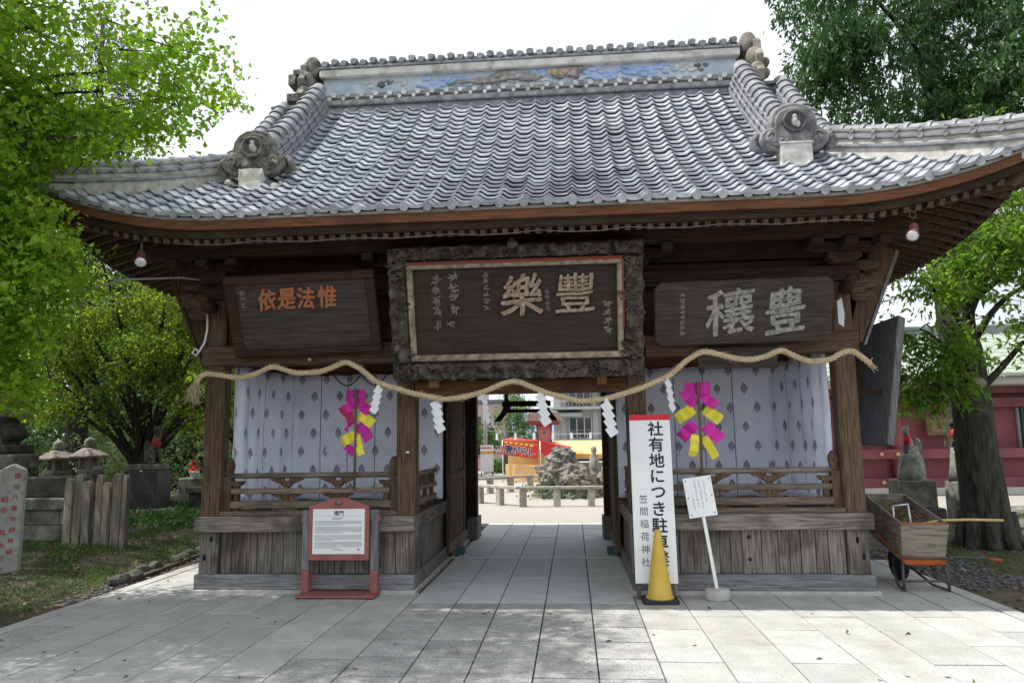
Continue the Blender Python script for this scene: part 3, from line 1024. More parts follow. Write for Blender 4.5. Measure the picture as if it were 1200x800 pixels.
def tile_shape(eave=False):
    mb = MB()
    n = 12
    top, up, bot = [], [], []
    for i in range(n + 1):
        u = i / n
        x = (u - .5) * (PITCHX + .010)
        q = u + .045 * math.sin(2 * math.pi * u)
        h = .046 * (.5 + .5 * math.cos(2 * math.pi * q)) ** 1.9 - .017
        top.append((x, 0, h + .041))
        up.append((x, .205, h - .002))
        bot.append((x, .003, h + (.021 if not eave else .006)))
    mb.add(top + up + bot, [(i, i + 1, n + 1 + i + 1, n + 1 + i) for i in range(n)], None, True)
    mb.add(top + bot, [(n + 1 + i, n + 2 + i, i + 1, i) for i in range(n)])
    if eave:
        M = Matrix.Translation((-PITCHX / 2, -.001, .010)) @ Matrix.Rotation(R(90), 4, 'X')
        mb.lathe([(.043, -.02), (.043, .006), (.035, .006), (.033, .001), (.016, .001), (.012, .006)], 12, M, False)
    return mb


def slope_rows():
    rows, y = [], YE - .02
    while y < 2.12:
        rows.append(y)
        dz = (prof((y + .01 - YE) / RUN) - prof((y - YE) / RUN)) / .01 if y > YE else .57
        y += ROWL / math.sqrt(1 + dz * dz)
    return rows


def tile_M(x, y, f):
    e = .02
    y0 = y
    z = f(x, y0)
    dx = Vector((2 * e, 0, f(x + e, y0) - f(x - e, y0)))
    yy = max(y0, YE + .001)
    dy = Vector((0, e, f(x, yy + e) - f(x, yy))).normalized()
    dx = Vector((1, 0, dx.z / dx.x))
    nz = dx.cross(dy).normalized()
    return Matrix.Translation((x, y0, z)) @ Matrix((dx, dy, nz)).transposed().to_4x4()


tm, em = tile_shape().mesh('roof_tile', TILE), tile_shape(True).mesh('eave_tile', TILE)
tile0 = eave0 = None
bulk = MB()
ts = tile_shape()
count = 0
for r, y in enumerate(slope_rows()):
    for c in range(43):
        x = (c - 21) * PITCHX + .03
        if abs(x) > 4.87:
            continue
        if abs(x) > 3.55 and y + .05 > YE + (XE - abs(x)):
            continue
        M = tile_M(x, y, zfront) @ Matrix.Rotation(random.gauss(0, .006), 4, 'Z') @ Matrix.Translation((random.gauss(0, .002), random.gauss(0, .006), random.gauss(0, .002)))
        if count < 300:
            if r == 0:
                if eave0 is None:
                    eave0 = bpy.data.objects.new('eave_tile', em)
                    COL.objects.link(eave0)
                    o = eave0
                else:
                    o = dup(eave0)
            else:
                if tile0 is None:
                    tile0 = bpy.data.objects.new('roof_tile', tm)
                    COL.objects.link(tile0)
                    o = tile0
                else:
                    o = dup(tile0)
            o.parent = gate
            o.matrix_local = M
            count += 1
        else:
            bulk.add(ts.v, ts.f, M)
            bulk.s[-len(ts.f):] = ts.s
# side slopes
Rz = {1: Matrix.Rotation(math.pi / 2, 4, 'Z'), -1: Matrix.Rotation(-math.pi / 2, 4, 'Z')}
for s in (-1, 1):
    for r, yl in enumerate(slope_rows()[:11]):
        for c in range(30):
            a = (c - 14.5) * PITCHX
            d = yl - YE
            if abs(a) > 3.22 - d:
                continue
            M0 = tile_M(a, yl, lambda p, q: prof((q - YE) / RUN) + sweep_up(p, 1.45) * max(0, 1 - (q - YE) / RUN) ** 2)
            T = Matrix.Translation((s * (XE + YE) if False else 0, 2.35, 0)) @ Rz[s] @ Matrix.Translation((0, -(XE + YE), 0))
            bulk.add(ts.v, ts.f, T @ M0)
tag(bulk.build('tile_courses', TILE_ST, gate), kind='stuff')


def swept(path, rect, lateral):
    """rect: (l0, l1, u0, u1) swept along path; lateral is the sideways unit vector"""
    mb = MB()
    l = Vector(lateral)
    vs, fs = [], []
    l0, l1, u0, u1 = rect
    n = len(path)
    for i, p in enumerate(path):
        p = Vector(p)
        t = (Vector(path[min(i + 1, n - 1)]) - Vector(path[max(i - 1, 0)])).normalized()
        u = l.cross(t)
        u = u if u.z > 0 else -u
        vs += [p + l * a + u * b for a, b in ((l0, u0), (l1, u0), (l1, u1), (l0, u1))]
    for i in range(n - 1):
        for k in range(4):
            fs.append((4 * i + k, 4 * i + (k + 1) % 4, 4 * i + 4 + (k + 1) % 4, 4 * i + 4 + k))
    fs += [(0, 3, 2, 1), tuple(4 * (n - 1) + k for k in range(4))]
    return mb.add(vs, fs)


def path_pts(path, step):
    """points every step along a polyline with tangents"""
    out, acc = [], 0.
    for a, b in zip(path[:-1], path[1:]):
        a, b = Vector(a), Vector(b)
        ln = (b - a).length
        while acc < ln:
            out.append((a.lerp(b, acc / ln), (b - a).normalized()))
            acc += step
        acc -= ln
    return out


def cap_shape(r, ln):
    """half-round ridge tile with a raised lip at its lower end (local y is along the ridge, uphill)"""
    mb = MB()
    n = 10
    prof_ = [(0, r * 1.14), (.045, r * 1.14), (.05, r), (ln + .03, r * .93)]
    vs, fs = [], []
    for y, q in prof_:
        for k in range(n + 1):
            a = math.pi * k / n
            vs.append((math.cos(a) * q, y, math.sin(a) * q * 1.0 - .02))
    for i in range(len(prof_) - 1):
        for k in range(n):
            fs.append((i * (n + 1) + k, i * (n + 1) + k + 1, (i + 1) * (n + 1) + k + 1, (i + 1) * (n + 1) + k))
    mb.add(vs, fs, None, True)
    mb.add([vs[k] for k in range(n + 1)], [tuple(range(n + 1))[::-1]])
    return mb


def lay_caps(path, lateral, up, r, step, name='cap_tile', m=RIDGE):
    me = cap_shape(r, step).mesh(name, m)
    f0 = None
    for p, t in path_pts(path, step):
        l = Vector(lateral)
        l = (l - t * l.dot(t)).normalized()
        u = l.cross(t)
        if u.z < 0:
            l, u = -l, -u
        o = bpy.data.objects.new(name, me) if f0 is None else dup(f0)
        if f0 is None:
            COL.objects.link(o)
            f0 = o
        o.parent = gate
        o.matrix_local = Matrix.Translation(p + u * up) @ Matrix((l, t, u)).transposed().to_4x4() @ Matrix.Rotation(random.gauss(0, .01), 4, 'Y')


disc_me = MB().lathe([(.036, 0), (.036, .03), (.026, .03), (.024, .024), (.0, .024)], 10, Matrix.Rotation(R(90), 4, 'X'), False).mesh('ridge_disc', RIDGE)
wdisc_me = disc_me.copy()
wdisc_me.materials.clear()
wdisc_me.materials.append(PLASTER)


def disc(me, p, rz=0, sc=1.):
    o = bpy.data.objects.new('ridge_disc', me)
    COL.objects.link(o)
    o.parent = gate
    o.matrix_local = Matrix.Translation(p) @ Matrix.Rotation(rz, 4, 'Z') @ Matrix.Scale(sc, 4)


for s in (-1, 1):
    # descending ridge on the front slope
    path = [(s * (3.0 + .03 * (1 - k / 14)), .27 + 1.9 * k / 14, zroof(3.0, .27 + 1.9 * k / 14) + .01) for k in range(15)]
    for i, (w, a, b) in enumerate(((.17, .0, .075), (.155, .08, .145), (.14, .15, .215), (.125, .22, .285))):
        g('ridge_course', swept(path, (-w, w, a, b), (1, 0, 0)), RIDGE, .008)
    g('ridge_core', swept(path, (-.105, .105, .0, .30), (1, 0, 0)), PLASTER2, 0)
    lay_caps(path, (1, 0, 0), .30, .115, .205)
    for i in range(3):
        for p, t in path_pts(path, .26):
            u = Vector((1, 0, 0)).cross(t)
            q = p + u * (.112 + .07 * i) + Vector((-s * (.158 - .015 * i), 0, 0))
            disc(disc_me, q, -s * math.pi / 2, .62)
    # verge ridge on the gable edge
    path = [(s * 3.56, .55 + 1.6 * k / 10, zroof(3.5, .55 + 1.6 * k / 10) + .02) for k in range(11)]
    g('verge_course', swept(path, (-.12, .12, -.05, .07), (1, 0, 0)), RIDGE, .008)
    lay_caps(path, (1, 0, 0), .085, .10, .205)
    path = [(s * 3.0, 4.64 - 2.1 * k / 10, zroof(3.0, .06 + 2.1 * k / 10) + .01) for k in range(11)]
    g('ridge_course', swept(path, (-.17, .17, 0, .30), (1, 0, 0)), RIDGE, .008)
    # gable wall
    g('gable_board', MB().prism([(y, z) for y, z in [(.8, 4.4), (1.5, 5.55), (2.35, 6.3), (3.2, 5.55), (3.9, 4.4)]], -.02, .02, Matrix.Translation((s * 3.45, 0, 0)) @ Matrix.Rotation(R(90), 4, 'Z')), wood('brown', 'z'), 0)
    # hip ridge out to the corner, front then rear
    for back in (0, 1):
        hp = []
        for k in range(13):
            t = k / 12
            x, y = 3.26 + 1.56 * t, .56 - 1.58 * t
            z = float(np.interp(x, [3.26, 3.48, 3.81, 4.14, 4.47, 4.70, 4.83], [5.085, 5.0, 4.84, 4.695, 4.575, 4.495, 4.465])) - .285
            hp.append((s * x, y if not back else 4.7 - y, z))
        hp = hp[::-1]
        la = Vector((s * 1, 1 if not back else -1, 0)).normalized()
        g('hip_mortar', swept(hp, (-.11, .11, -.19, .085), la), PLASTER2, 0)
        for w, a, b in ((.145, -.005, .030), (.135, .086, .125), (.12, .16, .195)):
            g('hip_course', swept(hp, (-w, w, a, b), la), RIDGE, .006)
        g('hip_mortar', swept(hp, (-.10, .10, .125, .16), la), PLASTER, 0)
        lay_caps(hp, la, .20, .085, .23)
        if not back:
            for p, t in path_pts(hp, .235):
                nrm = Vector((s * -.7, -.7, 0)) if True else None
                disc(disc_me, p + Vector((0, 0, .105)) + Vector((-s * .7, -.7, 0)) * .137, math.atan2(-.7, -s * .7) + math.pi / 2, .8)
                disc(disc_me, p + Vector((0, 0, .178)) + Vector((-s * .7, -.7, 0)) * .122, math.atan2(-.7, -s * .7) + math.pi / 2, .7)
        # corner end block
        M = Matrix.Translation(hp[0]) @ Matrix.Rotation(math.atan2(1 if not back else -1, s) - math.pi / 2, 4, 'Z')
        mb = MB().prism([(-.11, -.10), (.11, -.10), (.12, .06), (.10, .22), (.06, .27), (-.06, .27), (-.10, .22), (-.12, .06)], -.06, .06, M)
        mb.lathe([(.075, 0), (.075, .035), (.055, .045), (.0, .045)], 12, M @ Matrix.Translation((0, -.055, .10)) @ Matrix.Rotation(R(90), 4, 'X'))
        mb.build('corner_ornament', ORN2 if s < 0 else PLASTER2, gate, bevel=.01)

# ridge
g('ridge_base', MB().box(-3.05, 3.05, 2.14, 2.56, 6.30, 6.40), RIDGE, .01)
g('ridge_course', MB().box(-3.0, 3.0, 2.09, 2.61, 6.402, 6.465), RIDGE, .008)
g('ridge_core', MB().box(-2.98, 2.98, 2.16, 2.54, 6.466, 6.52), PLASTER2, 0)
g('ridge_course', MB().box(-3.0, 3.0, 2.12, 2.58, 6.521, 6.585), RIDGE, .008)
g('ridge_panel', MB().box(-2.98, 2.98, 2.19, 2.51, 6.586, 6.85), PANELBLUE, 0)
g('ridge_band', MB().box(-3.02, 3.02, 2.10, 2.60, 6.851, 6.965), PLASTER, .012)
g('ridge_course', MB().box(-3.03, 3.03, 2.08, 2.62, 6.966, 7.0), RIDGE, .006)
g('ridge_course', MB().box(-3.0, 3.0, 2.13, 2.57, 7.03, 7.06), RIDGE, .006)
g('ridge_core', MB().box(-2.98, 2.98, 2.17, 2.53, 7.0, 7.09), RIDGE, 0)
for i in range(29):
    x = -2.9 + .207 * i
    disc(disc_me, (x, 2.10, 6.44), 0, .95)
    disc(wdisc_me, (x + .04, 2.115, 6.505), 0, .72)
    disc(wdisc_me, (x + .1, 2.135, 6.568), 0, .95)
lay_caps([(-2.98, 2.35, 7.06), (2.95, 2.35, 7.06)], (0, 1, 0), .04, .085, .235, 'ridge_cap_tile')
mb0 = MB().lathe([(.045, 0), (.045, .13), (.034, .13)], 10, Matrix.Rotation(R(90), 4, 'X'), False).box(-.05, .05, -.1, 0, .02, .05).mesh('ridge_round_tile', RIDGE)
for i in range(42):
    o = bpy.data.objects.new('ridge_round_tile', mb0)
    COL.objects.link(o)
    o.parent = gate
    o.location = (-2.94 + .1434 * i, 2.2, 7.04 + .028 * (i % 2))

# plaster relief on the ridge: clouds, a long-tailed bird, waves
rnd = random.Random(5)


def curl(mb, x, z, r, y=2.185, n=5):
    for k in range(n):
        a = rnd.uniform(0, 6.28)
        mb.ball((x + math.cos(a) * r * 1.5, y, z + math.sin(a) * r * .8), (r * rnd.uniform(.6, 1.3), .018, r * rnd.uniform(.3, .55)), 6, Matrix.Rotation(rnd.uniform(-.6, .6), 4, 'Y'))


mb = MB()
for x in (-1.45, -1.32, -1.18, -1.02, -.9, .15, .28, .98, 1.1, 1.22, 1.36, 1.5, 1.62, 1.78, 1.9, 2.02):
    curl(mb, x, 6.715 + rnd.uniform(-.04, .05), .075)
tag(mb.build('cloud_relief', BLUE, gate), kind='stuff')
mb = MB()
for x in (-.75, -.5, -.2, .3, .62, .85):
    curl(mb, x, 6.64, .05, 2.186, 6)
tag(mb.build('wave_relief', PANELBLUE, gate), kind='stuff')
for x in (-2.05, -1.85, -2.3, 2.35, 2.5, 2.2):
    mb = MB()
    curl(mb, x, 6.74, .05, 2.186, 7)
    tag(mb.build('cloud_relief', ORN if abs(x) in (2.05, 2.5) else PLASTER, gate), kind='stuff')
FEATH = mat('grey_plaster_feather', (.16, .15, .14), (.44, .42, .39), scale=14, rough=.9, bump=.4)
mb = MB()
mb.ball((.05, 2.17, 6.72), (.20, .04, .065), 8).ball((.52, 2.165, 6.74), (.13, .05, .07), 8)
for k in range(8):
    mb.tube([(.55, 2.16, 6.74), (.62 + .02 * k, 2.15, 6.80 - .018 * k), (.86 - .02 * k, 2.15, 6.815 - .022 * k)], [.018, .022, .008], 6)
for k in range(9):
    mb.tube([(.1, 2.16, 6.74), (-.15 - .03 * k, 2.15, 6.79 - .012 * k), (-.42 - .05 * (k % 4), 2.155, 6.81 - .025 * k)], [.02, .024, .008], 6)
for k in range(5):
    mb.tube([(-.35, 2.165, 6.70), (-.65, 2.155, 6.66 + .02 * k), (-1.0 - .03 * k, 2.16, 6.74 - .02 * k)], [.02, .016, .006], 6)
mb.build('bird_relief', FEATH, gate)
mb = MB().ball((.42, 2.13, 6.75), (.045, .03, .05), 8).tube([(.40, 2.13, 6.76), (.34, 2.12, 6.74), (.30, 2.12, 6.72)], [.02, .012, .004], 6)
mb.build('bird_head', mat('ochre_plaster', (.42, .28, .12), (.5, .36, .18), scale=20), gate)
MB().ball((.56, 2.12, 6.755), (.06, .02, .04), 8).build('bird_wing_patch', mat('salmon_plaster', (.5, .22, .16), (.56, .3, .22), scale=20), gate)

for s in (-1, 1):
    # demon-tile ends of the main ridge: a scalloped plate seen edge-on with three rounded rolls
    m = ORN2 if s < 0 else mat('brown_grey_ornament', (.12, .105, .09), (.34, .30, .26), scale=8, rough=.85, bump=.5, stain=((.42, .41, .39), 6, .58, .6))
    mb = MB()
    outline = [(-.34, 6.42), (.34, 6.42), (.40, 6.55), (.33, 6.66), (.36, 6.80), (.27, 6.92), (.25, 7.06), (.12, 7.16), (.0, 7.2), (-.12, 7.16), (-.25, 7.06), (-.27, 6.92), (-.36, 6.80), (-.33, 6.66), (-.40, 6.55)]
    mb.prism(outline, -.05, .05, Matrix.Translation((s * 3.26, 2.35, 0)) @ Matrix.Rotation(R(90), 4, 'Z'))
    for z, r, ya, xo in ((6.56, .12, 2.0, .0), (6.80, .125, 2.06, -.02), (7.06, .14, 2.14, -.07)):
        M = Matrix.Translation((s * (3.22 + xo), 2.35, z)) @ Matrix.Rotation(R(90), 4, 'X') @ Matrix.Diagonal((.85, 1.15, 1, 1))
        h = 2.35 - ya
        mb.lathe([(r * .80, h + .004), (r * .96, h - .008), (r, h - .04), (r, -h + .04), (r * .96, -h + .008), (r * .8, -h - .004)], 18, M)
    if s < 0:
        mb.box(-3.47, -3.36, 2.05, 2.3, 6.74, 6.90).box(-3.50, -3.34, 2.08, 2.3, 6.50, 6.62).box(-3.42, -3.32, 2.1, 2.3, 6.92, 7.0)
    else:
        for z, q in ((6.62, .2), (6.78, .17)):
            mb.ball((3.38, 2.25, z), (.07, .12, .07), 7)
    mb.build('ridge_end_ornament', m, gate, bevel=.02)
    a, b = sorted((s * 3.12, s * 3.72))
    g('ornament_slab', MB().box(a, b, 2.05, 2.65, 6.37, 6.42), ORN, .008)
    a, b = sorted((s * 3.15, s * 3.60))
    g('ornament_base', MB().box(a, b, 2.1, 2.6, 6.12, 6.368), ORN, .008)

    # onigawara at the foot of each descending ridge
    mm = ORN2 if s < 0 else ORN
    half = [(0, 5.12), (.10, 5.105), (.18, 5.06), (.235, 4.985), (.25, 4.90), (.245, 4.85), (.30, 4.83), (.355, 4.775), (.37, 4.71), (.34, 4.645), (.27, 4.60), (.15, 4.575)]
    out = half + [(-x, z) for x, z in half[::-1][:-1]]
    cx = s * 3.0
    T = Matrix.Translation((cx, 0, 0))
    g('onigawara', MB().prism(out[::-1], -.02, .13, T), mm, .018)
    inner = [(x * .82, 4.80 + (z - 4.80) * .82) for x, z in out]
    g('onigawara_rim', MB().prism(inner[::-1], -.045, -.021, T), mm, .012)
    mb = MB().lathe([(.125, 0), (.125, .03), (.105, .035), (.10, .012), (.0, .012)], 20, T @ Matrix.Translation((0, -.046, 4.89)) @ Matrix.Rotation(R(90), 4, 'X'))
    mb.build('emblem_ring', ORN2 if s < 0 else mat('dark_tile', (.035, .035, .038), (.10, .10, .105), scale=14, rough=.55), gate)
    mb = MB().ball((cx, -.06, 4.89), (.035, .02, .055), 8).ball((cx, -.06, 4.945), (.028, .02, .028), 8).ball((cx + .03, -.06, 4.86), (.03, .015, .04), 6)
    mb.build('emblem', PLASTER2, gate)
    mb = MB()
    for q in (-1, 1):
        for k in range(4):
            mb.ball((cx + q * (.09 + .06 * k), -.05, 4.675 + .010 * k), (.045, .014, .026), 7, Matrix.Rotation(q * .5, 4, 'Y'))
        mb.tube([(cx + q * (.235 + .05 * math.cos(t) * (1 - t / 9)), -.052, 4.735 + .05 * math.sin(t) * (1 - t / 9)) for t in [i * .5 for i in range(15)]], .011, 6)
        mb.tube([(cx + q * .36, .05, 4.80), (cx + q * .42, .07, 4.74), (cx + q * .41, .08, 4.66), (cx + q * .34, .06, 4.62)], [.03, .045, .05, .03], 7)
    tag(mb.build('leaf_scroll', mm, gate), kind='stuff')
    if s > 0:
        g('mortar_block', MB().box(2.835, 3.17, -.055, .12, 4.36, 4.645), PLASTER2, .008)
        g('mortar_block', MB().box(2.825, 3.18, -.062, .10, 4.646, 4.668), PLASTER, .002)
    else:
        mb = MB()
        mb.grid(lambda u, v: (-3.14 + .27 * u + .01 * mnoise.noise((u * 7, v * 7, 2)), -.07 + .02 * mnoise.noise((u * 5, v * 5, 0)), 4.36 + .27 * v), 8, 8)
        mb.box(-3.14, -2.87, -.055, .12, 4.36, 4.63)
        mb.build('mortar_block', PLASTER, gate)
        mb = MB()
        for _ in range(16):
            mb.ball((-3.0 + random.uniform(-.3, .3), random.uniform(-.04, .1), random.uniform(4.36, 4.60)), random.uniform(.03, .06), 5, None, False)
        mb.build('broken_mortar', PLASTER2, gate)

# ------------------------------------------------------------------ plaques and their lettering
FRONT = Matrix(((1, 0, 0, 0), (0, 0, -1, 0), (0, 1, 0, 0), (0, 0, 0, 1)))    # local x,y,z -> x, z(up), -y(out)


def plaque_M(x, y, z, lean):
    """frame at the bottom centre of a plaque that leans forward at the top; local x right, y up the face, z out"""
    return Matrix.Translation((x, y, z)) @ Matrix.Rotation(lean, 4, 'X') @ FRONT


rs = random.Random(3)
# centre plaque
pc = thing('name_plaque', 'large dark central plaque with a deep carved frame and two big pale characters', 'plaque', (0, -.16, 2.19))
Mi = Matrix.Translation((0, .16, -2.19))
PM = Mi @ plaque_M(-.005, -.16, 2.185, math.atan2(.40, 1.35))
H, W = 1.40, 2.60
bw, bh = .205, .215
mb = MB().box(-W / 2 + .02, W / 2 - .02, .02, H - .02, -.02, .03, PM)
mb.build('back_board', BOARDK, pc)


def carved(mb, x0, x1, y0, y1, M, nx, ny, amp=.11, base=.035, seed=0):
    def fn(u, v):
        x, y = x0 + (x1 - x0) * u, y0 + (y1 - y0) * v
        p = Vector((x * 5.5, y * 5.5, seed))
        q = mnoise.noise_vector(p * .8)
        h = abs(mnoise.noise(p + q * 1.3)) * 1.6 + .5 * abs(mnoise.noise(p * 2.3 + q * 2))
        e = min(u * nx, (1 - u) * nx, v * ny, (1 - v) * ny, 1.5) / 1.5
        ex = .022 * mnoise.noise((x * 7, y * 7, seed + 4))
        return M @ Vector((x + (ex if u in (0, 1) else 0), y + (ex if v in (0, 1) else 0), .0 + (base + amp * min(1.3, h)) * min(1, e + .0)))
    return mb.grid(fn, nx, ny)


carved(MB(), -W / 2, W / 2, 0, bh - .02, PM, 150, 14, seed=1).build('frame_carving', CARVED, pc)
carved(MB(), -W / 2, W / 2, H - bh + .06, H, PM, 150, 12, seed=2).build('frame_carving', CARVED, pc)
carved(MB(), -W / 2, -W / 2 + bw, bh - .02, H - bh + .06, PM, 14, 70, seed=3).build('frame_carving', CARVED, pc)
carved(MB(), W / 2 - bw, W / 2, bh - .02, H - bh + .06, PM, 14, 70, seed=5).build('frame_carving', CARVED, pc)
mb = MB()
for k in range(190):
    side = k % 10
    if side < 4:
        px, py = rs.uniform(-W / 2 + .05, W / 2 - .05), rs.uniform(.03, bh - .06)
    elif side < 7:
        px, py = rs.uniform(-W / 2 + .05, W / 2 - .05), rs.uniform(H - bh + .09, H - .03)
    else:
        px, py = (-1 if side == 7 or (side == 9 and k % 20 < 10) else 1) * rs.uniform(W / 2 - bw + .04, W / 2 - .03), rs.uniform(.1, H - .1)
    r, a0, dr = rs.uniform(.02, .042), rs.uniform(0, 6.28), rs.choice((-1, 1))
    n = 10
    mb.tube([PM @ Vector((px + r * (1 - i / 13) * math.cos(a0 + dr * i * .45) * 1.3, py + r * (1 - i / 13) * math.sin(a0 + dr * i * .45) * .75, .070 + .004 * i)) for i in range(n)], [.013 - .0006 * i for i in range(n)], 5)
    for _ in range(3):
        qx = max(-W / 2 + .05, min(W / 2 - .05, px + rs.uniform(-.09, .09)))
        qy = max(.03, min(H - .03, py + rs.uniform(-.04, .04)))
        mb.ball((0, 0, 0), (rs.uniform(.022, .042), rs.uniform(.009, .016), .022), 5, PM @ Matrix.Translation((qx, qy, .078)) @ Matrix.Rotation(rs.uniform(-.8, .8), 4, 'Z'))
tag(mb.build('carved_scroll', CARVED, pc), kind='stuff')
mb = MB().ball(PM @ Vector((.0, H - .01, .09)), (.06, .04, .05), 8).ball(PM @ Vector((.0, H + .03, .08)), (.03, .03, .03), 7)
mb.build('crest_boss', CARVED, pc)
x0, x1, y0, y1 = -W / 2 + bw + .0, W / 2 - bw - .0, bh, H - bh + .04
t = .062
for nm, a in (('inner_frame', (x0, x1, y1 - t, y1)), ('inner_frame', (x0, x1, y0, y0 + t)), ('inner_frame', (x0, x0 + t, y0 + t + .001, y1 - t - .001)), ('inner_frame', (x1 - t, x1, y0 + t + .001, y1 - t - .001))):
    MB().box(*a, .03, .085, PM).build(nm, IVORY, pc, bevel=.012)
MB().box(x0 + .01, x1 - .01, y1 - .018, y1 + .012, .04, .092, PM).build('vermilion_trim', VERMIL, pc)
MB().box(x1 - .012, x1 + .008, y0 + .3, y1 - .02, .04, .090, PM).build('vermilion_trim', VERMIL, pc)
BP = .031
GOLDCH = mat('ivory_characters', (.17, .12, .075), (.44, .345, .245), scale=26, rough=.8, bump=.3)
text_part('character', '豐', .43, GOLDCH, pc, PM @ Matrix.Translation((.615, .885, BP + .012)), .014, .004, (1.0, .98), .04)
text_part('character', '樂', .44, GOLDCH, pc, PM @ Matrix.Translation((.08, .87, BP + .012)), .014, .007, (1.0, 1.02), .04)


def column(name, parent, x, ytop, n, cell, m, M, per=9, th=None, z=BP):
    mb = MB()
    for k in range(n):
        strokes(mb, x, ytop - cell * (k + .5), cell * .92, cell * .8, per, M @ Matrix.Translation((0, 0, z)), th or cell * .085, rs)
    return tag(mb.build(name, m, parent), kind='stuff')


CHARMID = mat('grey_small_characters', (.17, .165, .155), (.30, .29, .275), scale=60, rough=.9)
column('inscription', pc, -.80, 1.10, 4, .105, CHARPALE, PM)
column('inscription', pc, -.62, 1.12, 4, .105, CHARMID, PM)
column('inscription', pc, -.80, .62, 1, .09, CHARPALE, PM)
column('inscription', pc, -.66, .64, 1, .09, CHARPALE, PM)
column('inscription', pc, -.285, 1.12, 6, .066, CHARMID, PM)
column('inscription', pc, .335, .92, 4, .055, CHARPALE, PM)
column('inscription', pc, .935, .80, 4, .085, CHARMID, PM)
for k in range(17):
    column('inscription', pc, .80 - .055 * k, .60, 8, .024, mat('ghost_characters', (.075, .06, .052), rough=.9), PM, 3)

for cx_ in (-.88, .86):
    MB().box(cx_ - .05, cx_ + .05, -.06, .06, -.09, .03).build('cleat', wood('red', 'z'), pc, bevel=.006)
# left plaque
pl = thing('name_plaque', 'dark framed plaque with four small orange characters above the left bay', 'plaque', (-2.24, -.12, 2.5))
Mi = Matrix.Translation((2.24, .12, -2.5))
PM = Mi @ plaque_M(-2.25, -.12, 2.50, math.atan2(.33, .80)) @ Matrix.Rotation(R(1.2), 4, 'Z')
H, W = .88, 1.62
MB().box(-W / 2 + .05, W / 2 - .05, .05, H - .05, -.02, .02, PM).build('board', BOARDG, pl)
for a in ((-W / 2, W / 2, H - .09, H), (-W / 2, W / 2, 0, .085), (-W / 2, -W / 2 + .11, .086, H - .091), (W / 2 - .10, W / 2, .086, H - .091)):
    MB().box(*a, -.025, .055, PM).build('frame_rail', wood('dark', 'x'), pl, bevel=.014)
MB().box(-W / 2 + .11, W / 2 - .10, .088, .098, .02, .058, PM).build('frame_bead', BOARDG, pl)
for ch, x in (('惟', .20), ('法', -.03), ('是', -.235), ('依', -.45)):
    text_part('character', ch, .225, CHARORANGE, pl, PM @ Matrix.Translation((x + .09, .62, .030)) @ Matrix.Rotation(R(-4), 4, 'Z'), .009, .007, (.90, 1.08), .05)
MB().lathe([(.018, 0), (.022, .03), (.012, .045)], 8, Matrix.Translation((.02, -.05, -.07)) @ Matrix.Rotation(R(90), 4, 'X')).build('pin', GOLD, pl)
column('inscription', pl, -.63, .74, 3, .07, CHARPALE, PM, 10, None, .02)

# right plaque
pr = thing('name_plaque', 'plain dark board with clipped corners and two big chalky grey characters above the right bay', 'plaque', (2.28, -.14, 2.5))
Mi = Matrix.Translation((-2.28, .14, -2.5))
PM = Mi @ plaque_M(2.29, -.16, 2.50, math.atan2(.24, .6)) @ Matrix.Rotation(R(.6), 4, 'Z')
H, W = .655, 1.755
c = .06
poly = [(-W / 2 + c, 0), (W / 2 - c, 0), (W / 2, c), (W / 2, H - c), (W / 2 - c, H), (-W / 2 + c, H), (-W / 2, H - c), (-W / 2, c)]
MB().prism(poly, -.02, .03, PM @ Matrix(((1, 0, 0, 0), (0, 0, 1, 0), (0, 1, 0, 0), (0, 0, 0, 1)))).build('board', BOARDG, pr, bevel=.012)
text_part('character', '豊', .465, CHARGREY, pr, PM @ Matrix.Translation((.41, .34, .034)) @ Matrix.Rotation(R(3), 4, 'Z'), .006, .009, (.90, 1.08), .04)
text_part('character', '穰', .465, CHARGREY, pr, PM @ Matrix.Translation((-.125, .34, .034)) @ Matrix.Rotation(R(3), 4, 'Z'), .006, .006, (1.10, 1.08), .035)
column('inscription', pr, -.60, .55, 8, .056, CHARMID, PM, 9, None, .031)
tag(MB().box(1.86, 2.66, -.075, -.045, 2.255, 2.47).build('hanging_board', BOARDG, None, bevel=.006), 'small blank dark board hanging under the right hand plaque', 'board')

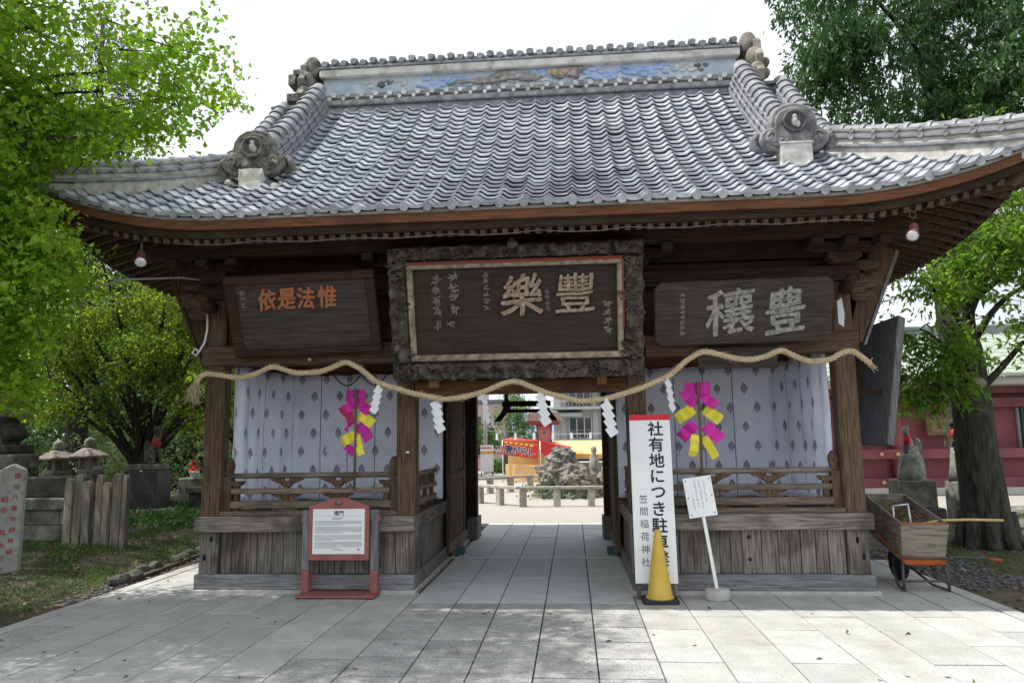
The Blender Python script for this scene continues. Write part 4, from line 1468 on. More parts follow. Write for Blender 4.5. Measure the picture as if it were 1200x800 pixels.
# ------------------------------------------------------------------ curtains
def curtain(name, label, path, z0, z1, pleats, amp, seed, gaps=()):
    """cloth hung along a plan path, with soft pleats; crests printed on its face"""
    root = thing(name, label, 'curtain', (path[0][0], path[0][1], z0), 0, 'white crested curtains in the side bays')
    off = Vector((path[0][0], path[0][1], z0))
    pts = [Vector((*p, 0)) for p in path]
    segl = [(b - a).length for a, b in zip(pts[:-1], pts[1:])]
    tot = sum(segl)

    def at(u):
        d = u * tot
        for a, b, l in zip(pts[:-1], pts[1:], segl):
            if d <= l or l == segl[-1] and b == pts[-1]:
                t = (b - a).normalized()
                n = Vector((t.y, -t.x, 0))
                return a + t * min(d, l), n
            d -= l

    def surf(u, v):
        p, n = at(u)
        ph = u * pleats * 2 * math.pi + seed
        k = .55 + .45 * math.sin(u * 5 + seed)
        w = amp * k * (.6 + .6 * (1 - v)) * math.sin(ph + .5 * math.sin(ph * .37)) + .016 * mnoise.noise((u * 6, v * 3, seed)) + .008 * mnoise.noise((u * 17, v * 9 + u * 6, seed)) + .010 * max(0, math.sin(v * 9 + u * 4 + seed)) * mnoise.noise((u * 3, v * 2, seed + 5))
        z = z0 + (z1 - z0) * v + (.012 * math.sin(ph) if v < .01 else 0) - .022 * v ** 6 * (1 - abs(math.cos(u * math.pi * max(2, round(tot / .3)))))
        return p + n * (w) + Vector((0, 0, z)) - off
    nu = max(24, int(pleats * 10))
    MB().grid(lambda u, v: surf(u, v), nu, 14).build('cloth', CURTAIN, root, solid=.004)
    # cloth seams between widths
    mb = MB()
    for k in range(1, int(tot / .36)):
        u = k * .36 / tot
        vs = []
        for j in range(15):
            a, b = surf(u - .003, j / 14), surf(u + .003, j / 14)
            n = at(u)[1] * .006
            vs += [a + n, b + n]
        mb.add(vs, [(2 * j, 2 * j + 1, 2 * j + 3, 2 * j + 2) for j in range(14)])
    if mb.v:
        tag(mb.build('seam', mat('blue_grey_seam', (.22, .25, .36), rough=.9), root), kind='stuff')
    # crests: a stacked lozenge of small leaves on a stem
    cm = MB()
    for dx, dy, r in ((0, .062, .010), (-.013, .044, .010), (.013, .044, .010), (0, .030, .011), (-.027, .022, .011), (.027, .022, .011), (-.014, .008, .011), (.014, .008, .011),
                      (-.036, -.004, .009), (.036, -.004, .009), (0, -.010, .011), (-.024, -.018, .010), (.024, -.018, .010), (-.012, -.034, .009), (.012, -.034, .009), (0, -.05, .008), (0, -.066, .006)):
        cm.add([(dx, dy + r * 1.25, 0), (dx - r, dy, 0), (dx, dy - r * 1.1, 0), (dx + r, dy, 0)], [(0, 1, 2, 3)])
    base = None
    row = 0
    z = z0 + .13
    cme = cm.mesh('printed_crest', CREST)
    while z < z1 - .05:
        x = .11 + (.16 if row % 2 else 0)
        while x < tot - .06:
            u = x / tot
            v = (z - z0) / (z1 - z0)
            e = .02 / tot
            p = surf(u, v)
            du = (surf(min(1, u + e), v) - surf(max(0, u - e), v)).normalized()
            dv = Vector((0, 0, 1))
            n = du.cross(dv).normalized()
            du = dv.cross(n)
            o = bpy.data.objects.new('printed_crest', cme)
            COL.objects.link(o)
            o.parent = root
            o.matrix_local = Matrix.Translation(p + n * .006) @ Matrix((du, dv, n)).transposed().to_4x4() @ Matrix.Rotation(random.gauss(0, .05), 4, 'Z') @ Matrix.Scale(random.uniform(.94, 1.05), 4)
            x += .325 + random.gauss(0, .006)
        z += .235
        row += 1
    return root


curtain('curtain', 'white crested curtain hung flat across the back of the left bay', [(-3.06, 1.56), (-1.10, 1.56)], .84, 2.43, 2.4, .010, 1.0)
curtain('curtain', 'white crested curtain in close pleats along the outer side of the left bay', [(-3.24, .22), (-3.2, .9), (-3.08, 1.54)], .84, 2.44, 5, .035, 2.0)
curtain('curtain', 'white crested curtain with blue seams across the back of the right bay', [(1.10, 1.56), (3.05, 1.56)], .84, 2.43, 4.5, .016, 4.0)
curtain('curtain', 'white crested curtain in loose folds along the outer side of the right bay', [(2.98, 1.60), (3.09, 1.40), (3.18, .9), (3.235, .22)], .84, 2.46, 5, .030, 3.3)

# ------------------------------------------------------------------ sacred rope, its paper streamers
RP = [(-3.43, 2.20), (-3.40, 2.27), (-3.34, 2.306), (-3.2, 2.285), (-2.95, 2.242), (-2.78, 2.29), (-2.613, 2.372), (-2.36, 2.285), (-2.1, 2.29), (-1.95, 2.34), (-1.81, 2.399), (-1.64, 2.31), (-1.487, 2.176), (-1.125, 2.054),
      (-.767, 1.976), (-.545, 1.998), (-.324, 2.056), (-.16, 2.13), (-.023, 2.160), (.12, 2.10), (.29, 2.026), (.635, 1.933), (.894, 1.954), (1.239, 2.051), (1.543, 2.174), (1.72, 2.33), (1.876, 2.418), (2.02, 2.385), (2.185, 2.333), (2.351, 2.312),
      (2.5, 2.345), (2.65, 2.417), (2.80, 2.33), (2.932, 2.281), (3.13, 2.30), (3.25, 2.375), (3.351, 2.391), (3.45, 2.31), (3.52, 2.242)]


def rope_curve(n):
    P = np.array(RP)
    d = np.r_[0, np.cumsum(np.hypot(*(P[1:] - P[:-1]).T))]
    t = np.linspace(0, d[-1], n)
    x, z = np.interp(t, d, P[:, 0]), np.interp(t, d, P[:, 1])
    for _ in range(10):
        x[1:-1] = (x[:-2] + 2 * x[1:-1] + x[2:]) / 4
        z[1:-1] = (z[:-2] + 2 * z[1:-1] + z[2:]) / 4
    return [Vector((a, -.245 + .02 * math.sin(a * 2), b)) for a, b in zip(x, z)], d[-1]


rp, rl = rope_curve(420)
rope = thing('sacred_rope', 'thick twisted straw rope strung in waves across the whole gate front', 'rope', (-3.43, -.245, 2.2))
off = Vector((-3.43, -.245, 2.2))
for k in range(3):
    pts = []
    for i, p in enumerate(rp):
        a = 2 * math.pi * (i / 420 * rl / .135 + k / 3)
        t = (rp[min(i + 1, 419)] - rp[max(i - 1, 0)]).normalized()
        n = Vector((0, 1, 0)).cross(t)
        pts.append(p + (Vector((0, 1, 0)) * math.sin(a) + n * math.cos(a)) * (.0150 + .0015 * mnoise.noise(p * 6)) - off)
    MB().tube(pts, [.0165 + .003 * mnoise.noise(q * 14) for q in pts], 6).build('strand', ROPE, rope)
mb = MB()
for _ in range(170):
    i = random.randrange(8, 410)
    p = rp[i] - off
    t = (rp[i + 4] - rp[i - 4]).normalized()
    n = Vector((random.gauss(0, 1), random.gauss(-.6, 1), random.gauss(0, 1)))
    n = (n - t * n.dot(t)).normalized()
    p = p + n * .030
    mb.tube([p - t * .03, p + n * .006, p + t * random.uniform(.02, .06) + n * random.uniform(.008, .03)], .0016, 3)
tag(mb.build('loose_straw', ROPE, rope), kind='stuff')
mb = MB()
for _ in range(60):
    a = Vector((random.gauss(0, .016), random.gauss(0, .02), random.uniform(-.03, .06)))
    mb.tube([a, a + Vector((random.gauss(-.01, .03), random.gauss(0, .02), -.09)), a + Vector((random.gauss(-.03, .045), random.gauss(0, .03), -random.uniform(.12, .25)))], .003, 3)
tag(mb.build('frayed_end', ROPE, rope), kind='stuff')
mb = MB()
for _ in range(24):
    a = rp[-1] - off
    mb.tube([a + Vector((-.03, random.gauss(0, .015), random.gauss(0.02, .015))), a + Vector((random.uniform(.01, .05), random.gauss(0, .025), random.gauss(-.02, .025)))], .004, 3)
tag(mb.build('cut_end', ROPE, rope), kind='stuff')


def streamer(x, ztop, h, flip, rz, label, lean=0.):
    """a folded paper zigzag: four slanted leaves stepping to the side"""
    root = thing('paper_streamer', label, 'paper streamer', (x, -.255, ztop), rz, 'white zigzag paper streamers on the straw rope')
    n = 4
    q = h / (n + .45)
    MB().box(-.016, .016, -.002, .001, -.04, .03).build('tab', PAPER, root)
    for k in range(n):
        cx, cz = flip * (.006 + .014 * k), -.05 - q * (k + .1)
        e1, e2 = Vector((flip * q * .50, 0, q * .32)), Vector((flip * q * .34, -.006, -q * .52))
        c = Vector((cx, -.003 * k, cz))
        MB().add([c - e1 - e2, c + e1 - e2, c + e1 + e2, c - e1 + e2], [(0, 1, 2, 3)]).build('paper_fold', PAPER, root, solid=.0015)


streamer(-1.45, 2.14, .29, -1, .5, 'white zigzag streamer beside the left magenta garland')
streamer(-.855, 1.975, .34, 1, .05, 'white zigzag streamer in front of the left curtain sliver and door')
streamer(-.345, 2.01, .28, 1, 1.1, 'white zigzag streamer at the left edge of the view through the passage')
streamer(.23, 2.03, .34, 1, .1, 'white zigzag streamer in the middle of the passage opening')
streamer(.895, 1.93, .36, 1, .0, 'white zigzag streamer against the dark right edge of the passage')
streamer(1.52, 2.15, .34, 1, .9, 'white zigzag streamer turned edge on beside the right garland')

# ------------------------------------------------------------------ paper garlands on sticks
def garland(x, y, z0, z1, strips, label):
    root = thing('paper_garland', label, 'garland', (x, y, z0), 0, 'magenta and yellow paper garlands')
    h = z1 - z0
    MB().tube([(0, 0, 0), (.006, -.004, h * .5), (0, 0, h)], .015, 7).build('stick', STICKM, root)
    for cx, cz, w, l, ang, m, yy in strips:
        M = Matrix.Translation((cx, .03 + yy, h + cz)) @ Matrix.Rotation(-R(ang), 4, 'Y')
        fold = random.uniform(.022, .042)
        n = 4
        vs = []
        for i in range(n + 1):
            q = i / n - .5
            d = (-fold * .55 if i % 2 else fold * .25) + random.uniform(-.006, .006) - .03 * (q + .5) ** 2
            sag = random.uniform(-.006, .006)
            vs += [(q * l, d, -w / 2 + sag), (q * l + random.uniform(-.004, .004), d + random.uniform(-.008, .008), w / 2 + sag)]
        MB().add([M @ Vector(v) for v in vs], [(2 * i, 2 * i + 2, 2 * i + 3, 2 * i + 1) for i in range(n)]).build('paper_strip', m, root, solid=.002)
    return root


A = (MAGENTA, YELLOWP, CRIMSON)
garland(-1.79, .06, 1.05, 2.14, [
    (-.01, -.085, .13, .22, 0, MAGENTA, 0), (-.065, -.20, .11, .18, 40, MAGENTA, -.004), (.075, -.20, .11, .20, -35, MAGENTA, -.004), (-.09, -.29, .09, .24, -52, CRIMSON, .004),
    (.12, -.25, .08, .12, 35, CRIMSON, .004), (.115, -.335, .11, .20, -38, YELLOWP, -.008), (-.075, -.40, .035, .16, 50, MAGENTA, 0), (.095, -.475, .12, .22, -52, MAGENTA, -.004),
    (-.075, -.55, .11, .18, 27, YELLOWP, -.010), (.045, -.61, .075, .24, -74, YELLOWP, -.012), (-.065, -.66, .08, .16, -40, MAGENTA, .002)],
    'magenta and yellow folded paper garland on a stick in front of the left curtain')
garland(1.865, .06, 1.02, 2.13, [
    (0, -.07, .13, .26, 0, MAGENTA, 0), (-.085, -.165, .12, .20, -55, MAGENTA, -.004), (.11, -.19, .11, .20, -42, MAGENTA, -.004),
    (-.14, -.33, .12, .20, 33, YELLOWP, -.006), (.145, -.345, .12, .20, -38, YELLOWP, -.006), (-.12, -.51, .13, .21, 48, MAGENTA, -.004), (.135, -.53, .13, .21, -48, MAGENTA, -.004),
    (-.06, -.66, .09, .22, 80, YELLOWP, -.008), (.10, -.68, .09, .24, -62, YELLOWP, -.008)],
    'neat symmetrical magenta and yellow paper garland on a stick in front of the right curtain')

# ------------------------------------------------------------------ information board
ib = thing('information_board', 'red framed information board on two grey posts before the left bay', 'notice board', (-1.87, -.12, 0))
for s in (-1, 1):
    MB().box(s * .36 - .037, s * .36 + .037, -.045, .045, .255, .862).build('post', wood('ash', 'z'), ib, bevel=.006)
    MB().box(s * .36 - .0385, s * .36 + .0385, -.0465, .0465, .035, .254).build('post_foot', FRAMERED, ib, bevel=.004)
    MB().box(s * .36 + s * .037 - .02, s * .36 + s * .037 + .02, -.03, .03, .74, .81).build('bracket', FRAMERED, ib, bevel=.006)
MB().box(-.405, .405, -.19, .28, .012, .034).build('base_plate', FRAMERED, ib, bevel=.004)
for a in (-.38, .38):
    for b in (-.17, .25):
        MB().lathe([(.016, 0), (.016, .012)], 8, Matrix.Translation((a, b, 0))).build('foot', RUBBER, ib)
top = [(-.318, .36)] + [(-.318, .905)] + [(-.318 + .636 * k / 16, .905 + .085 * math.sin(math.pi * k / 16) ** 1.5) for k in range(1, 16)] + [(.318, .905), (.318, .36)]
MB().prism(top[::-1], -.075, -.05).build('frame', FRAMERED, ib, bevel=.004)
MB().box(-.272, .272, -.082, -.0755, .425, .875).build('panel', WHITE, ib)
MB().lathe([(.040, 0), (.040, .008), (.03, .010), (.0, .010)], 18, Matrix.Translation((0, -.075, .945)) @ Matrix.Rotation(R(90), 4, 'X')).build('emblem', mat('bronze', (.10, .085, .065), (.16, .14, .11), scale=30, rough=.5, metal=.3), ib)
FM = Matrix.Translation((0, -.0822, 0)) @ FRONT
text_part('title', '楼門', .052, BLACK, ib, FM @ Matrix.Translation((0, .835, 0)), .0006, .001)
MB().box(-.245, .245, 0, 1, -.001, .001, Matrix.Translation((0, -.083, .806)) @ Matrix.Diagonal((1, .0006, 1, 1))).build('rule', GREYINK, ib)
mb = MB()
for z, w, a in ((.788, .13, -.07), (.775, .10, -.07)):
    mb.box(a, a + w, 0, .0006, z - .003, z + .003)
for z0, k in ((.752, 4), (.695, 6), (.61, 5), (.545, 6)):
    for i in range(k):
        z = z0 - .0115 * i
        x = -.245
        e = .245 if i < k - 1 else random.uniform(-.05, .15)
        while x < e:
            w = random.uniform(.008, .03)
            mb.box(x, min(x + w, e), 0, .0006, z - .0026, z + .0026)
            x += w + random.uniform(.003, .006)
mb.box(-.06, .05, 0, .0006, .464, .472).box(.20, .222, 0, .0006, .458, .478)
tag(mb.build('small_print', GREYINK, ib, loc=(0, -.0828, 0)), kind='stuff')

# ------------------------------------------------------------------ no parking board
nb = thing('parking_sign', 'tall white sign board with red top strip leaning beside the right of the passage', 'sign', (1.33, -.27, 0), R(-2))
LM = Matrix.Rotation(R(-6.0), 4, 'X')
MB().box(-.205, .205, -.012, .012, .15, 1.80, LM).build('panel', WHITE, nb, bevel=.003)
MB().box(-.2055, .2055, -.0128, .0128, 1.742, 1.801, LM).build('top_strip', SIGNRED, nb)
for s in (-1, 1):
    MB().box(s * .175 - .02, s * .175 + .02, .013, .045, 0.0, 1.7, LM).build('leg', wood('grey', 'z'), nb, bevel=.003)
FM = LM @ Matrix.Translation((0, -.0126, 0)) @ FRONT
z = 1.655
for ch in '社有地につき駐車禁止':
    text_part('character', ch, .158, BLACK, nb, FM @ Matrix.Translation((.055, z, 0)), .0006, .0035, (1.0, .98))
    z -= .159
z = .955
for ch in '笠間稲荷神社':
    text_part('character', ch, .088, BLACK, nb, FM @ Matrix.Translation((-.095, z, 0)), .0006, .0, (1, 1))
    z -= .121

# ------------------------------------------------------------------ traffic cone
tc = thing('traffic_cone', 'faded yellow traffic cone on a black base before the white sign board', 'traffic cone', (1.345, -.36, 0))
c = .035
poly = [(-.17 + c, -.15), (.17 - c, -.15), (.17, -.15 + c), (.17, .15 - c), (.17 - c, .15), (-.17 + c, .15), (-.17, .15 - c), (-.17, -.15 + c)]
MB().prism(poly, .001, .036, Matrix(((1, 0, 0, 0), (0, 0, 1, 0), (0, 1, 0, 0), (0, 0, 0, 1))).inverted()).build('base', RUBBER, tc, bevel=.006)
MB().lathe([(.135, .036), (.132, .055), (.118, .062), (.030, .66), (.027, .672), (.018, .676)], 32).build('cone', CONE, tc)

# ------------------------------------------------------------------ small white notice on a leaning pole
ws = thing('notice_sign', 'small white notice on a leaning white pole set in a round concrete foot', 'sign', (1.905, -.25, 0))
MB().lathe([(.118, 0), (.122, .02), (.118, .095), (.108, .105)], 20).build('foot', CONCRETE, ws)
LM = Matrix.Translation((0, 0, .09)) @ Matrix.Rotation(R(-7.5), 4, 'Y') @ Matrix.Rotation(R(-3), 4, 'X')
MB().box(-.016, .016, -.012, .012, .0, .76, LM).build('pole', WHITE, ws, bevel=.003)
MB().box(-.138, .138, -.022, -.013, .695, 1.085, LM).build('panel', WHITE, ws, bevel=.003)
for a in (-.115, .115):
    for b in (.725, .89, 1.055):
        MB().lathe([(.007, 0), (.005, .003)], 8, LM @ Matrix.Translation((a, -.0222, b)) @ Matrix.Rotation(R(90), 4, 'X')).build('screw', STEEL, ws)
mb = MB()
for k, (n, zt) in enumerate(((9, 1.03), (12, 1.045), (11, 1.04), (5, .88))):
    x = .055 - .042 * k
    for i in range(n):
        strokes(mb, x, zt - .0235 * i, .018, .018, 4, LM @ Matrix.Translation((0, -.0223, 0)) @ FRONT, .0024, rs, .0005)
tag(mb.build('small_print', BLACK, ws), kind='stuff')

# ------------------------------------------------------------------ wheelbarrow with a timber box, rake in it
wb = thing('wheelbarrow', 'old orange wheelbarrow carrying a deep plywood box beside the right end of the gate', 'wheelbarrow', (4.03, .15, 0))
BM = Matrix.Translation((0, 0, .335)) @ Matrix.Rotation(R(11), 4, 'X') @ Matrix.Rotation(R(-3.5), 4, 'Z')


def panel(pts, th_dir, m, nm):
    a = [Vector(p) for p in pts]
    b = [p + Vector(th_dir) for p in a]
    MB().add([BM @ p for p in a + b], [(0, 1, 2, 3), (7, 6, 5, 4), (0, 4, 5, 1), (1, 5, 6, 2), (2, 6, 7, 3), (3, 7, 4, 0)]).build(nm, m, wb, bevel=.003)


w0, w1, ht, ln = .205, .225, .345, 1.08
panel([(-w0, 0, 0), (w0, 0, 0), (w1, -.02, ht), (-w1, -.02, ht)], (0, .018, 0), PLYWOOD, 'end_board')
panel([(-w0, ln, 0), (w0, ln, 0), (w1, ln + .02, ht), (-w1, ln + .02, ht)], (0, -.018, 0), PLYWOOD, 'end_board')
panel([(-w0, .019, 0), (-w0, ln - .019, 0), (-w1, ln, ht), (-w1, 0, ht)], (.018, 0, 0), PLYWOOD, 'side_board')
panel([(w0, .019, 0), (w0, ln - .019, 0), (w1, ln, ht), (w1, 0, ht)], (-.018, 0, 0), PLYWOOD, 'side_board')
panel([(-w0 + .019, .02, 0), (w0 - .019, .02, 0), (w0 - .019, ln - .02, 0), (-w0 + .019, ln - .02, 0)], (0, 0, .015), PLYWOOD, 'bottom_board')
MB().tube([BM @ Vector(p) for p in ((-w1 + .01, -.025, ht + .005), (w1 - .01, -.025, ht + .005))], .008, 6).build('edge_strip', ORANGE, wb)
# steel tray
tp = [(-.23, .0), (.23, .0), (.19, -.085), (-.19, -.085)]
MB().prism([(a, b) for a, b in tp], -.03, .95, BM).build('tray', ORANGE, wb, bevel=.02)
MB().tube([BM @ Vector(p) for p in ((-.25, -.04, .0), (.25, -.04, .0), (.26, .95, .0), (-.26, .95, .0), (-.25, -.04, .0))], .012, 6).build('rim', STEEL, wb)
for s in (-1, 1):
    MB().tube([(s * .20, .03, .30), (s * .215, .0, .15), (s * .215, -.005, .012)], .015, 8).build('leg', STEEL, wb)
    MB().tube([(s * .215, -.005, .06), (s * .12, .25, .27)], .010, 6).build('brace', STEEL, wb)
    MB().tube([(s * .215, -.005, .012), (s * .17, .25, .02), (s * .09, .52, .15)], .013, 8).build('skid', STEEL, wb)
MB().tube([(-.21, -.002, .10), (.21, -.002, .10)], .012, 8).build('stretcher', STEEL, wb)
MB().tube([(.24, .02, .33), (.38, -.03, .335), (.50, -.08, .335), (.62, -.14, .325)], .013, 8).build('handle', STEEL, wb)
MB().tube([(.56, -.11, .331), (.66, -.165, .318)], .019, 8).build('grip', mat('rust_grip', (.25, .06, .02), (.3, .09, .03), scale=9), wb)
whl = MB().lathe([(.08, -.045), (.15, -.05), (.185, -.03), (.19, 0), (.185, .03), (.15, .05), (.08, .045)], 22, Matrix.Translation((.0, .60, .19)) @ Matrix.Rotation(R(90), 4, 'Y')).build('wheel', RUBBER, wb)
MB().lathe([(.02, -.06), (.07, -.03), (.07, .03), (.02, .06)], 14, Matrix.Translation((0, .60, .19)) @ Matrix.Rotation(R(90), 4, 'Y')).build('hub', STEEL, whl)
mb = MB().grid(lambda u, v: BM @ Vector((-.185 + .37 * u, .02 + 1.04 * v, .20 + .07 * v + .03 * mnoise.noise((u * 4, v * 9, 0)))), 10, 20)
lit = mb.build('litter_bed', mat('litter', (.08, .055, .03), (.22, .155, .08), scale=40, rough=1, bump=1), None)
lit.location = wb.location
tag(lit, 'brown sweepings of leaves and straw lying in the wheelbarrow box', 'sweepings')
P = np.array([BM @ Vector((random.uniform(-.18, .18), random.uniform(.03, 1.04), .235 + .05 * random.random())) for _ in range(700)]) 
D = RNG.normal(size=P.shape)
D[:, 2] = abs(D[:, 2]) * .4
tag(leaf_mesh('straw', P, D, .07, .012, STRAW, lit), kind='stuff')
rk = thing('rake', 'rake with a long bamboo handle and white wire head lying across the wheelbarrow box', 'rake', (4.03, .15, 0))
MB().tube([(-.0, .16, .63), (.25, .10, .68), (.50, .06, .69), (.80, .01, .685)], .0135, 8).build('handle', BAMBOO, rk)
MB().tube([(-.005, .17, .63), (.05, .155, .642)], .018, 8).build('ferrule', STEEL, rk)
for q in ((-.175, .20, .62), (-.06, .08, .60), (.0, .22, .64)):
    MB().tube([q, (q[0] * .9 - .01, q[1] + .02, q[2] + .20), ], .008, 6).build('tine', BRIGHT, rk)
MB().tube([(-.168, .22, .815), (-.08, .16, .835), (-.01, .24, .83)], .009, 6).build('head_bar', BRIGHT, rk)

# ------------------------------------------------------------------ spotlights and cables under the eaves
def spotlight(x, z, tilt, label, chain):
    root = thing('spotlight', label, 'spotlight', (x, -.93, z), 0, 'spotlights under the eaves')
    if chain:
        for k in range(4):
            a = k * 1.57
            MB().tube([(math.cos(t) * .028, math.sin(t) * .028 * (k % 2), .20 + .055 * k + math.sin(t) * .035) for t in [i * math.pi / 5 for i in range(11)]], .006, 5).build('chain_link', STEEL, root)
    else:
        MB().tube([(0, 0, .10), (0, 0, .22)], .012, 8).build('stem', STEEL, root)
    M = Matrix.Translation((0, 0, .09)) @ Matrix.Rotation(tilt, 4, 'Y') @ Matrix.Rotation(R(-38), 4, 'X')
    MB().lathe([(.012, .03), (.035, .01), (.040, -.02), (.046, -.14), (.055, -.155), (.055, -.17), (.045, -.17)], 16, M).build('lamp_body', LAMPRED, root)
    MB().lathe([(.052, -.168), (.05, -.176), (.03, -.178), (.0, -.180)], 16, M).build('lens', LAMPGLASS, root)
    return root


spotlight(-3.70, 3.36, R(-28), 'small spotlight under the left eave aimed down to the right', False)
spotlight(3.715, 3.35, R(30), 'small spotlight on a chain under the right eave', True)
tag(MB().tube([(-3.72, -.95, 3.62), (-3.78, -.95, 3.66), (-3.60, -.95, 3.70), (-3.42, -.95, 3.62), (-3.36, -.95, 3.60)], .006, 5).build('electric_wire', WIREM), 'looped thin wire above the left spotlight', 'wire')
mb = MB().tube([(-3.36 + .28 * k, -.955, 3.535 - .035 * abs(math.sin(math.pi * k * .31))) for k in range(25)], .0045, 5)
tag(mb.build('electric_wire', mat('mid_grey_wire', (.14, .14, .14), rough=.7)), 'long thin grey wire running along the front eave above the plaques', 'wire')
tag(MB().tube([(-3.35, -.05, 3.34), (-3.6, -.35, 3.33), (-3.95, -.8, 3.22), (-4.6, -1.2, 2.92), (-5.6, -1.3, 2.64), (-7.2, -1.4, 2.42)], .011, 7).build('cable', CABLE), 'pale cable slung from the left corner post out into the ginkgo tree', 'cable')
tag(MB().tube([(-3.44, -.06, 2.98), (-3.435, -.06, 2.80), (-3.46, -.06, 2.66), (-3.52, -.06, 2.56), (-3.56, -.05, 2.52), (-3.60, -.05, 2.55), (-3.57, -.05, 2.60), (-3.52, -.05, 2.56)], .012, 7).build('conduit', BRIGHT), 'white conduit curving down the left corner post', 'conduit')

# ------------------------------------------------------------------ left side: stones, fence, lanterns, fox
sp = thing('stone_post', 'square granite post with red carved characters at the far left edge', 'stone post', (-6.02, .5, 0), R(32))
c = .125
MB().prism([(-c, -.1), (c, -.1), (c, 1.29), (0, 1.36), (-c, 1.29)], -c, c).build('post', STONE_L, sp, bevel=.012)
FM = Matrix.Translation((0, -c - .001, 0)) @ FRONT
z = 1.22
for k, ch in enumerate(('国', '如', '八', '喜', '市', '西', '神', '組')):
    text_part('carved_character', ch, .066, REDINK, sp, FM @ Matrix.Translation((.055 - .004 * k, z, 0)), .0008, .0015)
    z -= .122
for ch, z in (('組', .96), ('合', .84), ('具', .58), ('木', .44), ('三', .29), ('平', .16)):
    text_part('carved_character', ch, .078, REDINK, sp, FM @ Matrix.Translation((-.055, z, 0)), .0008, .0015)
tag(MB().box(-.13, .13, -.13, .13, -.1, 1.25).build('stone_post', STONE_L, None, bevel=.012, loc=(-6.42, .85, 0)), 'plain granite post cut off by the left edge of the picture', 'stone post')

sw = thing('stone_wall', 'low mossy wall of long cut stones behind the granite post', 'stone wall', (-7.6, 2.75, 0))
for r, (z0, z1, dy) in enumerate(((-.1, .16, -.05), (.162, .40, .0), (.402, .62, .0))):
    x = -2.2
    while x < .88:
        w = random.uniform(.7, 1.05)
        w = min(w, .92 - x)
        MB().box(x + .004, x + w - .004, dy + random.uniform(-.01, .01), .35, z0, z1 - .003).build('wall_stone', STONE, sw, bevel=.012)
        x += w
MB().box(-2.25, .96, -.07, .42, .622, .80).build('coping_stone', mat('lichened_stone', (.06, .06, .05), (.17, .165, .14), scale=8, rough=1, bump=.6, stain=((.45, .45, .43), 6, .60, .75)), sw, bevel=.02)
MB().box(-1.3, .72, .05, .40, .801, 1.10).build('upper_stone', mat('dark_mossy_stone', (.03, .031, .024), (.08, .077, .062), scale=6, rough=1, bump=.6), sw, bevel=.02)

pf = thing('picket_fence', 'short weathered fence of broad upright boards beside the mossy wall', 'fence', (-6.2, 2.45, 0), R(-14))
fw = mat('fence_timber', (.10, .088, .07), (.24, .215, .18), scale=4, stretch=(10, 10, .8), rough=.95, bump=.5, vary=.2, stain=((.07, .075, .045), 2.2, .54, .6))
for k, (x, w, h) in enumerate(((-.62, .15, 1.08), (-.44, .15, 1.15), (-.25, .16, 1.06), (-.06, .13, 1.13), (.11, .13, 1.03), (.29, .17, 1.17), (.43, .09, 1.14))):
    MB().prism([(-w / 2, -.1), (w / 2, -.1), (w / 2, h - .05), (w / 2 - .03, h), (-w / 2 + .03, h + random.uniform(-.02, .02)), (-w / 2, h - .05)], -.035, .035, Matrix.Translation((x, random.uniform(-.015, .015), 0)) @ Matrix.Rotation(R(random.uniform(-1.5, 1.5)), 4, 'Y')).build('picket', fw, pf, bevel=.008)
for z in (.30, .82):
    MB().box(-.68, .46, .036, .10, z - .05, z + .05).build('fence_rail', fw, pf, bevel=.006)


def remeshed(mb, name, m, parent, vox=.018, smooth=6):
    o = mb.build(name, m, parent)
    q = o.modifiers.new('fuse', 'REMESH')
    q.mode = 'VOXEL'
    q.voxel_size = vox
    q.use_smooth_shade = True
    if smooth:
        q = o.modifiers.new('smooth', 'SMOOTH')
        q.factor = .6
        q.iterations = smooth
    return o


